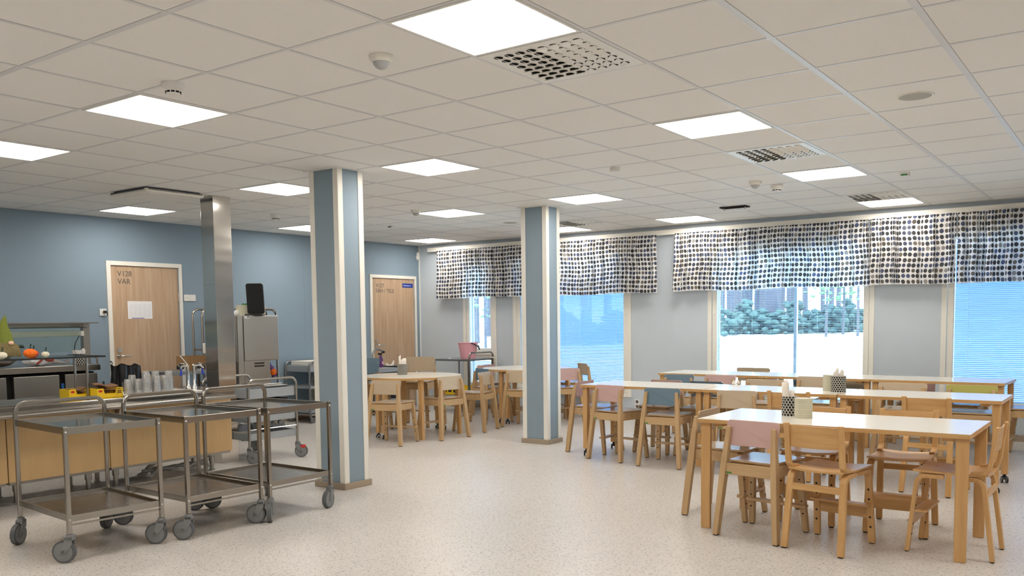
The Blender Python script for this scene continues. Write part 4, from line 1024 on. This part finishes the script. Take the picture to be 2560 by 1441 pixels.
MB().lathe([(.001,.0),(.110,0),(.150,.226),(.157,.232),(.157,.242),(.146,.242),(.104,.006),(.001,.006)], 36).build('bucket_body', M['pinkb'], b_, smooth=True)
m = MB(); m.tube([(.06,-.142,.234),(.11,-.13,.222),(.155,-.075,.185),(.178,-.005,.135),(.155,.075,.185),(.11,.13,.222),(.06,.142,.234)], .008, 8)
h_ = m.build('handle', M['black'], b_, smooth=True); h_.rotation_euler = (0,0,.25)
w_ = MB().lathe([(.001,0),(.022,0),(.020,.006),(.012,.010),(.001,.012)], 16).build('tiny_plastic_disc', M['plastic_white'], None, smooth=True); w_.location = (-5.33, 6.86, .8005); tag(w_, 'tiny white plastic disc lying on the window trolley left of the bucket', 'disc')
t = thing('yellow_crate', 'yellow crate on the lower shelf of the window trolley', 'crate', (-5.20, 6.98, .2625), .05)
m = MB(); m.box(-.26,.26,-.19,.19,0,.006)
for s in (-1,1): m.box(-.26,.26,s*.19-.003,s*.19+.003,0,.12); m.box(s*.26-.003,s*.26+.003,-.19,.19,0,.12)
m.build('crate_body', M['yellow'], t, bev=.002)
m = MB()
for k in range(5): m.box(-.2+k*.09,-.14+k*.09,-.1945,-.1935,.04,.075)
m.build('grip_hole', M['dark'], t)

# cleaning things by the V127 door
t = thing('waste_bin', 'dark grey waste bin in front of the V127 door', 'bin', (-6.18, 6.56, 0), 0)
MB().box(-.14,.14,-.12,.12,0,.70).build('bin_body', M['bin_grey'], t, bev=.012)
MB().box(-.145,.145,-.125,.125,.655,.69).build('bin_rim', M['black'], t, bev=.006)
n_ = napkins((-6.12, 6.42, .712), 'crumpled white paper lying on the waste bin and shelf by the V127 door', [(-.10,.0,-.02,.03,-.02,.02),(-.04,.05,.01,.045,.02,.03),(-.08,.02,.03,.025,.01,.02)], 1.4); n_.location.z = .7015
t = thing('cleaning_trolley', 'dark cleaning trolley between the near column and the V127 door', 'trolley', (-6.15, 6.10, 0), 0)
for z in (.62,.40,.15): MB().box(-.22,.22,-.27,.27,z,z+.06).build('shelf', M['grey_shelf'], t, bev=.004)
for sx in (-1,1):
    for sy in (-1,1): MB().cyl((sx*.205,sy*.255,.0),(sx*.205,sy*.255,.70), .012, n=10).build('post', M['black'], t, smooth=True)
MB().tube([(.205,-.255,.69),(.205,-.255,.90),(.205,-.20,.97),(.205,-.08,.955),(.205,-.03,.92)], .013, 10).build('push_handle', M['grey_metal'], t, smooth=True)
MB().blob((.205,-.03,.925), .03, .03, .022).build('grip', M['black'], t, smooth=True)
t = thing('spray_bottle', 'purple spray bottle with a black trigger hanging beside the V127 door frame', 'bottle', (-5.915, 5.985, .70), 0)
MB().lathe([(.001,0),(.034,0),(.036,.02),(.034,.12),(.014,.17),(.014,.185),(.001,.185)], 16).build('bottle_body', M['purple'], t, smooth=True)
MB().box(-.013,.013,-.045,.02,.185,.215).build('trigger_head', M['black'], t, bev=.004)
MB().box(.0365,.038,-.014,.014,.05,.09).build('label', M['pinkb'], t)

# ================================================================== SERVING COUNTER
YC0, YC1 = -1.5, 1.70
t = MB(); t.box(-4.32,-3.585,YC0,YC1,.752,.772)
o = t.build('serving_worktop', M['steel_tray'], bev=.004); tag(o, 'long low stainless steel worktop running behind the steel trolleys', 'worktop')
MB().box(-4.32,-4.30,YC0,YC1,.70,.752).build('back_edge', M['steel'], o); MB().box(-3.605,-3.585,YC0,YC1,.715,.752).build('front_edge', M['steel'], o)
for k in range(2): MB().box(-4.22,-3.72,-1.1+k*.68,-.50+k*.68,.7722,.7752).build('well_lid', M['steel_dark'], o, bev=.002)
o = thing('tray_slide', 'shiny steel tray slide with a bright rounded front rail along the counter', 'tray rail', (-3.3, 0, 0))
MB().box(-.275,-.008,YC0,1.50,.728,.734).build('slide_plate', M['steel_tray'], o)
for x in (-.20, -.115): MB().box(x-.006,x+.006,YC0,1.50,.734,.742).build('runner', M['steel_x'], o, bev=.002)
MB().cyl((-.012,YC0,.727),(-.012,1.50,.727), .017, n=16).build('front_rail', M['steel_x'], o, smooth=True)
for y in (-.62,.56,1.33):
    MB().prism([(-.285,.728),(-.06,.728),(-.10,.712),(-.20,.70),(-.235,.62),(-.285,.60)], (0,y-.02,0), (1,0,0), (0,0,1), (0,.04,0)).build('bracket', M['steel_dark'], o, bev=.002)
for k, (a, b, lab) in enumerate(((-1.5,-.298,'birch-fronted counter unit cut by the left edge of the photo'), (-.290,.492,'birch-fronted counter unit behind the nearest steel trolley'), (.500,1.668,'long birch-fronted counter unit at the right end of the counter'))):
    u = thing('counter_unit', lab, 'counter', (-3.62, (a+b)/2, 0), 0, 'birch-fronted serving counter units'); hy = (b-a)/2
    MB().box(0,.018,-hy,hy,.205,.695).build('front_panel', M['counter_wood'], u, bev=.001)
    MB().box(-.66,-.62,-hy+.02,hy-.02,.20,.70).build('rear_panel', M['steel_dark'], u)
    MB().box(-.64,-.02,hy-.03,hy-.012,.20,.70).build('end_panel', M['steel_dark'], u)
    MB().box(-.66,.0,-hy+.01,hy-.01,.182,.204).build('base_frame', M['steel_dark'], u, bev=.002)
    for yy in ((-hy+.17, hy-.04) if k < 2 else (-hy+.19, hy-.03)):
        for xx in (-.26, -.56):
            m = MB(); m.cyl((xx,yy,.09),(xx,yy,.19), .027, n=18); m.cyl((xx,yy,.008),(xx,yy,.09), .020, n=18); m.cyl((xx,yy,0),(xx,yy,.008), .028, n=18); m.build('leg', M['steel'], u, smooth=True)
m = MB()
for k in range(3):
    pts = [(-3.98+.05*k+.03*math.sin(j*.9+k), .95+j*.055, .035+.05*abs(math.sin(j*.55+k*1.3))) for j in range(13)]
    m.tube(pts, .016, 8)
m.tube([(-3.95,.98,.03),(-3.93,1.02,.10),(-3.9,1.10,.165)], .02, 8)
c_ = m.build('floor_hoses', plain('hose_grey', (.42,.40,.37), .5), None, smooth=True); tag(c_, 'grey hoses and cables lying on the floor under the counter', 'hoses')

# glass shelf on two posts with gnome and pumpkins
t = thing('glass_shelf', 'black-edged glass shelf on two slim posts above the counter', 'shelf', (-4.0, .45, .7725))
for x, y in ((.185,.0),(-.005,0.0),(.185,-1.55),(-.005,-1.55)): MB().cyl((x,y,0),(x,y,.335), .0105, n=14).build('post', M['steel'], t, smooth=True); 
MB().box(-.34,.25,-1.9,.12,.335,.343).build('glass_plate', M['glass_clear'], t)
m = MB(); m.box(.245,.256,-1.9,.12,.333,.346); m.box(-.34,.256,.115,.124,.333,.346); m.build('black_edge', M['black'], t)
ZS = .772+.3435
g = thing('garden_gnome', 'felt gnome with a tall green knitted hat and shaggy beard', 'gnome', (-4.10, -.045, ZS))
MB().blob((0,0,.064), .088, .085, .060, 24, 12, f=lambda p, q: 1+.05*math.sin(9*p)).build('body', M['beard'], g, smooth=True)
m = MB()
for k in range(26):
    a = -1.1+2.9*k/25-.75; m.tube([(.05*math.cos(a),.05*math.sin(a),.125),(.085*math.cos(a),.085*math.sin(a),.09),(.108*math.cos(a),.108*math.sin(a),.012)], [.006,.010,.004], 6)
m.build('beard', M['beard'], g, smooth=True)
m = MB(); m.tube([(0,0,.10),(0,0,.14),(0,-.004,.20),(0,-.008,.25),(0,.0,.30),(0,.012,.335)], [.066,.060,.048,.034,.020,.004], 24); m.build('knitted_hat', M['hat'], g, smooth=True)
MB().blob((.085,.005,.120), .018,.020,.017).build('nose', M['skin'], g, smooth=True)
def pumpkin(loc, r, mat, label, h=.72, stem=True, nm='felt_pumpkin'):
    p = thing(nm, label, 'pumpkin', loc, random.uniform(0,1), 'small felt pumpkins')
    MB().blob((0,0,r*h), r, r, r*h, 32, 12, f=lambda a, th: 1-.09*(1-abs(math.cos(4*a)))**2).build('flesh', M[mat], p, smooth=True)
    if stem: MB().tube([(0,0,r*h*1.8),(0,.004,r*h*2.2),(.004,.008,r*h*2.2+.03)], .005, 8).build('stem', M['leafd'], p, smooth=True)
pumpkin((-3.98, .085, ZS), .050, 'orange', 'biggest orange felt pumpkin on the glass shelf'); pumpkin((-4.10, .165, ZS), .040, 'redor', 'small red felt pumpkin between the orange and white ones')
pumpkin((-4.0, .212, ZS), .031, 'offwhite', 'small white felt pumpkin right of the red one'); pumpkin((-3.94, -.145, ZS), .038, 'offwhite', 'white felt pumpkin cut by the left edge beside the gnome')
b_ = MB(); b_.tube([(0,-.055,.0),(0,-.02,.014),(0,.015,.012),(0,.03,0)], [.002,.011,.014,.004], 8); b_ = b_.build('dark_felt_leaf', M['leafd'], None, smooth=True); b_.location = (-4.06,.05,ZS+.078); tag(b_, 'dark green felt leaf lying against the orange pumpkin', 'leaf')

# taps, glasses, bread cartons on the worktop
ZW = .7725
for k, (y, lab) in enumerate(((1.488,'left chrome drink tap with a blue lever'), (1.552,'right chrome drink tap with a blue lever'))):
    t = thing('drink_tap', lab+' on the worktop before the steel column', 'tap', (-3.98, y, ZW), 0, 'chrome drink taps'); s = -1 if k == 0 else 1
    MB().lathe([(.001,0),(.024,0),(.022,.012),(.014,.03),(.0135,.205),(.016,.215),(.001,.225)], 20).build('column', M['chrome'], t, smooth=True)
    MB().tube([(0,0,.205),(0,s*.03,.212),(.01,s*.07,.205),(.015,s*.085,.185)], .011, 10).build('spout', M['chrome'], t, smooth=True)
    MB().cyl((0,s*.045,.198),(0,s*.105,.198), .017, n=12).build('valve', M['black'], t, smooth=True)
    MB().tube([(.015,s*.078,.185),(.016,s*.08,.15),(.018,s*.085,.125)], [.007,.009,.014], 8).build('lever', M['bluep'], t, smooth=True)
s_ = MB().tube([(0,0,0),(0,-.075,.085)], .004, 6).build('drinking_straw', M['paper'], None, smooth=True); s_.location = (-3.98, 1.488, ZW+.222); tag(s_, 'white straw sticking up from the left drink tap', 'straw')
t = MB(); tray_hx = .235
t.box(-.25,.25,-.29,.29,0,.010); 
for s in (-1, 1): t.box(-.25,.25,s*.29-.008,s*.29+.002,.010,.02); t.box(s*.25-.005,s*.25+.005,-.29,.29,.010,.02)
t = t.build('white_tray', M['plastic_white'], None, bev=.003); t.location = (-3.70, .98, ZW); tag(t, 'white plastic tray full of upside-down glasses on the worktop', 'tray')
ORD = ['lowest', 'second up', 'third up', 'fourth up']
SW = ['first', 'second', 'third', 'fourth', 'fifth', 'sixth', 'seventh', 'eighth', 'ninth', 'tenth']
stacks = [(-3.79,.785,2),(-3.86,.865,3),(-3.78,.872,2),(-3.56,.815,4),(-3.80,.955,4),(-3.56,.905,3),(-3.70,.985,4),(-3.59,1.00,3),(-3.66,1.085,4),(-3.79,1.17,2)]
stacks.sort(key=lambda q: q[1]+.6*q[0])
def glassf(m): m.lathe([(.0345,0),(.0355,.001),(.0285,.088),(.026,.0915),(.001,.0915)], 24, caps=False); m.lathe([(.0345,0),(.0275,.086),(.001,.087)], 24, caps=False)
for i, (x, y, n) in enumerate(stacks):
    for j in range(n):
        g_ = part('dglass', glassf, 'drinking_glass', M['drink_glass'], None, smooth=True, loc=(x, y, ZW+.0105+.031*j))
        tag(g_, 'upside-down glass, %s in the %s stack from the left on the tray' % (ORD[j], SW[i]), 'glass', 'upside-down glasses on the white tray')
def carton(x, y, rz, lab, L=.20, W=.15, h=.078):
    t = thing('bread_carton', lab, 'carton', (x, y, ZW), rz, 'yellow bread cartons')
    m = MB(); m.box(-W/2,W/2,-L/2,L/2,0,.002)
    m.prism([(-L/2,0),(L/2,0),(L/2,h),(L/2-.055,h),(L/2-.065,h*.45),(-L/2+.065,h*.45),(-L/2+.055,h),(-L/2,h)], (W/2-.002,0,0), (0,1,0), (0,0,1), (.002,0,0))
    m.prism([(-L/2,0),(L/2,0),(L/2,h),(-L/2,h)], (-W/2,0,0), (0,1,0), (0,0,1), (.002,0,0))
    for s in (-1,1): m.box(-W/2,W/2,s*L/2-.001,s*L/2+.001,0,h)
    m.build('carton_body', M['yellow'], t)
    e = MB(); e.prism([(.017*math.cos(a), .010*math.sin(a)) for a in [2*PI*k/20 for k in range(20)]], (W/2+.0001,-L/2+.03,h*.72), (0,1,0), (0,0,1), (.0006,0,0)); e.build('red_logo', M['red'], t)
    e = MB(); 
    for k in range(3): e.box(W/2+.0001,W/2+.0007,L/2-.048,L/2-.014,h*.40+k*.010,h*.40+k*.010+.006)
    e.box(W/2+.0001,W/2+.0007,L/2-.044,L/2-.018,h*.84,h*.90)
    for a, b, c, d in ((L/2-.054,L/2-.052,.01,h*.93),(L/2-.010,L/2-.008,.01,h*.93),(L/2-.054,L/2-.008,h*.92,h*.94)): e.box(W/2+.0001,W/2+.0007,a,b,c,d)
    e.build('black_print', M['black'], t)
    return t
carton(-3.911, .405, .0, 'yellow bread carton on the left, behind the slim shelf posts'); carton(-3.775, .575, -.02, 'yellow bread carton on the right, beside the white tray', L=.22)
pos = [(-3.915,.37,.045,.1),(-3.91,.43,.061,-.1),(-3.91,.40,.078,.15),(-3.79,.54,.050,.1),(-3.77,.60,.064,-.25),(-3.80,.565,.082,.35),(-3.76,.525,.108,-.2),(-3.78,.60,.096,.2)]
words_ = ['lowest slice at the left end','slice leaning right in the left carton','top slice of the left carton','lowest slice in the right carton','second slice in the right carton','middle slice of the right carton','uppermost tilted slice between the two cartons','folded slice on top of the right carton']
for k, ((x, y, z, a), wd) in enumerate(zip(pos, words_)):
    b_ = MB(); b_.grid(lambda u, v: ((u-.5)*.10, (v-.5)*.12, .006*math.sin(v*5+k)+.004*math.sin(u*4)), 5, 6)
    b_ = b_.build('rye_bread', M['bread'], None, smooth=True); sd = b_.modifiers.new('thick','SOLIDIFY'); sd.thickness = .010; b_.location = (x, y, ZW+z); b_.rotation_euler = (a*.8, -.1+.06*(k%4), a)
    tag(b_, 'dark brown flat bread, '+wd, 'bread', 'dark flat breads in the yellow cartons')

# ================================================================== BACK COUNTER
t = thing('back_counter', 'steel back counter with tall doors under it along the blue wall', 'counter', (-5.4, 0, 0))
MB().box(-.68,0,-1.6,1.44,.915,.975).build('worktop', M['steel'], t, bev=.004)
MB().box(-.66,-.10,-1.6,1.42,.12,.90).build('carcass', M['dark'], t)
for a, b in ((-1.5,-.52),(-.46,.540),(.605,1.035),(1.09,1.42)):
    MB().box(-.10,-.03,a,b,.14,.885).build('door', M['steel_dark'], t, bev=.004)
MB().cyl((-.04,1.066,.66),(-.04,1.066,.80), .016, n=12).build('blue_sleeve', plain('sleeve_blue', (.01,.09,.30), .5), t, smooth=True)
for a in (.57, 1.062): MB().box(-.06,-.03,a-.008,a+.008,.5,.62).build('door_handle', M['chrome'], t, bev=.003)
for a in (-1.5,.1,1.4):
    for b in (-.6,-.12): MB().cyl((b,a,0),(b,a,.12), .025, n=14).build('leg', M['steel'], t, smooth=True)
t = thing('heated_gantry', 'steel gantry with a heat lamp bar and glass screen over the back counter', 'gantry', (-5.55, 0, .975))
for y in (1.375, -1.45): MB().box(-.03,.03,y-.035,y+.035,0,.41).build('post', M['steel_dark'], t, bev=.003)
MB().box(-.17,.17,-1.6,1.43,.412,.424).build('top_plate', M['steel_x'], t, bev=.002)
MB().box(.02,.05,-1.6,1.34,.375,.410).build('top_beam', M['steel_x'], t, bev=.003)
MB().box(.0,.05,-1.6,1.34,.285,.338).build('heat_lamp_bar', M['cream'], t, bev=.006)
MB().box(.06,.066,-1.6,1.30,.13,.39).build('glass_screen', M['glass_clear'], t)
MB().box(.060,.070,-1.6,1.36,.368,.374).build('black_seal', M['black'], t)
c_ = MB().tube([(0,0,.29),(.01,-.05,.22),(.01,-.07,.12),(0,-.06,.0)], .005, 8).build('black_cable', M['black'], None, smooth=True); c_.location = (-5.5, 1.29, .9755); tag(c_, 'black cable hanging from the heat lamp bar', 'cable')
b_ = thing('patterned_basket', 'black and white patterned basket holding white cups on the back counter', 'basket', (-5.42, 1.235, .9755)); mk('card_cylinder', cup_mesh(.058, .11, M['lattice']), b_)
for k, (dx, dy, z) in enumerate(((-.02,-.025,.06),(.02,-.02,.055),(0,.03,.06))):
    g_ = MB().lathe([(.001,0),(.024,0),(.033,.085),(.030,.085),(.001,.08)], 20).build('white_cup', M['plastic_white'], None, smooth=True); g_.location = (-5.42+dx, 1.235+dy, .9755+z); g_.rotation_euler = (.0,.0,0)
    tag(g_, ['white paper cup at the left in the patterned basket','white paper cup at the front of the patterned basket','white paper cup at the right in the patterned basket'][k], 'cup', 'white paper cups in the patterned basket')
n_ = napkins((-5.40, 1.275, .985), 'white paper slip standing beside the cups in the patterned basket', [(-.01,.02,0,.15,-.01,.004)], 1.5)
b_ = thing('bread_bag', 'white plastic bag with red print lying on the back counter', 'bag', (-5.55, .895, .9805), 0)
MB().blob((0,0,.042), .10, .135, .046, 24, 12, f=lambda a, th: 1+.08*math.sin(5*a+3*th)).build('bag_body', M['paper'], b_, smooth=True)
MB().tube([(0,.11,.045),(.0,.19,.028),(.0,.26,.012),(0,.30,.04)], [.045,.018,.012,.02], 10).build('bag_neck', M['bagclear'], b_, smooth=True)
m = MB(); m.tube([(.092,-.06,.02),(.106,-.035,.04),(.10,.0,.07)], .010, 6); m.tube([(.10,.02,.065),(.107,.06,.05),(.085,.10,.05),(.07,.11,.085)], .012, 6); m.build('red_print', plain('bag_red', (.35,.04,.02), .6), b_, smooth=True)
b_ = MB().blob((0,0,.05), .12, .20, .055, 24, 12, f=lambda a, th: 1+.06*math.sin(4*a+5*th)).build('clear_bread_bag', plain('dull_brown_bag', (.13,.10,.08), .4), None, smooth=True); b_.location = (-5.6, .50, .984); tag(b_, 'dull brown wrapped loaf at the left on the back counter', 'bag')
b_ = MB().tube([(0,-.06,.0),(0,-.055,.06),(0,-.02,.085),(0,.03,.085),(0,.055,.06),(0,.06,.0)], .011, 10).build('chrome_rail_hoop', M['chrome'], None, smooth=True); b_.location = (-5.45, 1.375, .9755); tag(b_, 'chrome hoop standing on the right end of the back counter', 'rail')
# bin bag on its stand
t = thing('bin_stand', 'slim stand holding a full black bin bag at the end of the back counter', 'bin stand', (-5.22, 1.60, 0), .1)
for a in (-.15,.15):
    for b in (-.15,.15): MB().cyl((a,b,.0),(a,b,.80), .010, n=10).build('post', M['steel'], t, smooth=True)
MB().box(-.16,.16,-.16,.16,.035,.05).build('base_plate', M['steel_dark'], t)
bg_ = MB()
def bagf(u, v):
    a = 2*PI*u; q = .112+.035*(1-v)+.009*math.sin(7*a+9*v)*(1-.3*v)+.006*math.sin(17*a); s4 = (abs(math.cos(a))**4+abs(math.sin(a))**4)**-.25
    return (q*s4*math.cos(a), q*s4*math.sin(a), .055+.905*v+.012*math.sin(5*a)*v)
bg_.grid(bagf, 72, 18); bg_.cyl((0,0,.93),(0,0,.935), .12, n=24)
bg_ = bg_.build('bin_bag', M['bag'], None, smooth=True); bg_.location = (-5.22,1.60,.0); bg_.rotation_euler = (0,0,.1); tag(bg_, 'full black bin bag hanging between the back counter and the V128 door', 'bag')
s_ = MB().tube([(0,0,0),(0,-.01,.02),(.0,-.025,.03)], [.003,.005,.009], 8).build('black_spoon', M['black'], None, smooth=True); s_.location = (-5.38, 1.56, .966); tag(s_, 'black spoon tip poking up beside the bin bag', 'spoon')

# small steel table by the V128 door with a cardboard box and bowls
t = thing('side_table', 'low dark steel table between the V128 door and the steel column', 'table', (-5.70, 2.60, 0))
MB().box(-.25,.25,-.35,.35,.805,.842).build('top', M['grey_metal'], t, bev=.003)
for a in (-.23,.23):
    for b in (-.33,.33): MB().box(a-.014,a+.014,b-.014,b+.014,0,.805).build('leg', M['grey_metal'], t)
MB().box(-.25,.25,-.34,.34,.30,.32).build('lower_shelf', M['grey_metal'], t, bev=.003)
t = thing('cardboard_box', 'brown open cardboard box on the low dark steel table', 'box', (-5.80, 2.79, .8425), 0)
m = MB(); m.box(-.12,.12,-.15,.15,0,.004)
for s in (-1,1): m.box(-.12,.12,s*.15-.002,s*.15+.002,0,.155); m.box(s*.12-.002,s*.12+.002,-.15,.15,0,.155)
m.build('box_body', M['card'], t)
for k, (x, y, r, lab) in enumerate(((-5.54,2.80,.052,'shiny steel cup nearest the steel column on the dark table'), (-5.52,2.66,.045,'small steel cup in the middle of the dark table'), (-5.56,2.48,.05,'small steel cup at the left on the dark table'))):
    b_ = MB().lathe([(.001,0),(r*.75,0),(r,.08),(r,.085),(r*.94,.085),(r*.7,.006),(.001,.006)], 24).build('steel_cup', M['chrome'], None, smooth=True); b_.location = (x, y, .8425); tag(b_, lab, 'cup', 'steel cups on the dark table')

# ================================================================== OUTSIDE
def gz(x, y):   # the yard rises gently to the forest edge
    q = max(0, min(1, (y-YW-2)/26)); return -.28+1.15*q*q*(3-2*q)
m = MB(); m.grid(lambda u, v: (-48+78*u, YW+.27+85*v, gz(0, YW+.27+85*v)), 20, 60)
struct(m.build('ground_outside', M['ground_out'], smooth=True))
struct(MB().box(-7.0,7,YW+.22,YW+.265,-.3,.25).build('wall_outer_base', M['ext_wall']))
rnd = random.Random(11)
def outpos(xw, dist):
    d = Vector((xw-CAM.x, YW-CAM.y, 0)).normalized(); x, y = CAM.x+d.x*dist, CAM.y+d.y*dist
    return x, y, gz(x, y)-.03
WORD = ['twenty-'+q for q in ()]+'first second third fourth fifth sixth seventh eighth ninth tenth eleventh twelfth thirteenth fourteenth fifteenth sixteenth seventeenth eighteenth nineteenth twentieth twenty-first twenty-second twenty-third twenty-fourth twenty-fifth'.split()
def trunkf(m, r):
    m.tube([(0,0,-.2),(0,0,.3),(.05,.0,4),(.02,.06,9),(0,0,14)], [r*1.2,r,r*.85,r*.55,r*.1], 10)
def crownf(m, sd):
    rr = random.Random(sd)
    for k in range(7):
        z = 9.5+.7*k; a = rr.uniform(0,6.28); q = .8-.08*k
        m.blob((math.cos(a)*q*.3, math.sin(a)*q*.3, z), q, q, .4, 10, 6, f=lambda p, t_, s=k: 1+.22*math.sin(3*p+s)*math.sin(2*t_))
# (place along the window wall, distance, trunk radius)
T3 = [(-1.31,43,.20),(-1.0,49,.2),(-.79,50,.2),(-.53,49,.2),(-.33,50,.22),(-1.26,46,.14),(-1.17,41,.10),(-1.07,38,.26),(-.93,47,.15),(-.88,40,.08),(-.72,44,.16),(-.60,37,.27),(-.47,45,.11),(-.40,39,.10),(-.19,42,.13),(.02,39,.10),(.12,46,.14),(.20,38,.10),(.34,44,.08),(-5.33,36,.18),(-5.06,40,.2),(-4.15,37,.25),(-3.75,41,.2),(-3.3,36,.25),(-2.95,42,.2)]
for k, (xw, dist, r) in enumerate(sorted(T3)):
    x, y, z = outpos(xw, dist)
    t = thing('pine_tree', 'tall pine trunk at the forest edge outside, %s from the left' % WORD[k], 'tree', (x, y, z), k*1.1, 'pine trees outside the windows')
    part(('tr',r), lambda m, r=r: trunkf(m, r), 'trunk', M['bark'], t, smooth=True); part(('cr',k%5), lambda m, k=k: crownf(m, k), 'crown', M['needles'], t, smooth=True)
def bushf(sd, n=150, w=1.25):
    def f(m):
        rr = random.Random(sd)
        for k in range(n):
            a = rr.uniform(0, 6.28); q = rr.uniform(0, w); z = rr.uniform(.1, 1.0)*(1.15-q*.55)
            s = rr.uniform(.06,.17); m.blob((q*math.cos(a), q*math.sin(a), max(z,.05)), s, s, s*.6, 7, 5, f=lambda p, t_, s2=k: 1+.3*math.sin(4*p+s2))
    return f
B3 = [(-1.32,35.5),(-1.12,36.3),(-.92,35.6),(-.70,36.6),(-.50,35.5),(-.30,36.4),(-.10,35.7),(.10,36.5),(.30,35.6),(.50,36.5),(-4.2,33),(-3.7,34),(-3.2,33),(-2.8,34)]
for k, (xw, dist) in enumerate(sorted(B3)):
    x, y, z = outpos(xw, dist)
    t = thing('forest_bush', 'leafy bush at the forest edge outside, %s from the left in its row' % WORD[k], 'bush', (x, y, z), k*.9, 'bushes at the forest edge')
    part(('bu',k%4), bushf(k), 'foliage', M['bushes'], t, smooth=True); t.scale = (.95, .95, .95+.3*math.sin(k*2.3))
def sapf(sd):
    def f(m):
        rr = random.Random(sd)
        for k in range(110):
            a = rr.uniform(0, 6.28); q = rr.uniform(0, 1)**.6*1.1; z = rr.uniform(1.3, 4.2)
            s = rr.uniform(.04,.13); m.blob((q*math.cos(a), q*math.sin(a), z), s, s, s*.4, 6, 4)
    return f
for k, (xw, dist) in enumerate(((.06,33),(.26,34),(.43,33),(-5.12,31))):
    x, y, z = outpos(xw, dist)
    t = thing('young_birch', 'thin young leafy tree outside, %s of its kind from the left' % ('first','second','third','fourth')[(k+1)%4], 'tree', (x, y, z), k, 'young leafy trees outside')
    part('sapt', lambda m: m.tube([(0,0,-.1),(.03,0,1.5),(0,.04,3),(0,0,4.3)], [.05,.04,.03,.01], 8), 'trunk', M['bark'], t, smooth=True)
    part(('sap',k), sapf(k), 'foliage', M['leaf_out'], t, smooth=True)
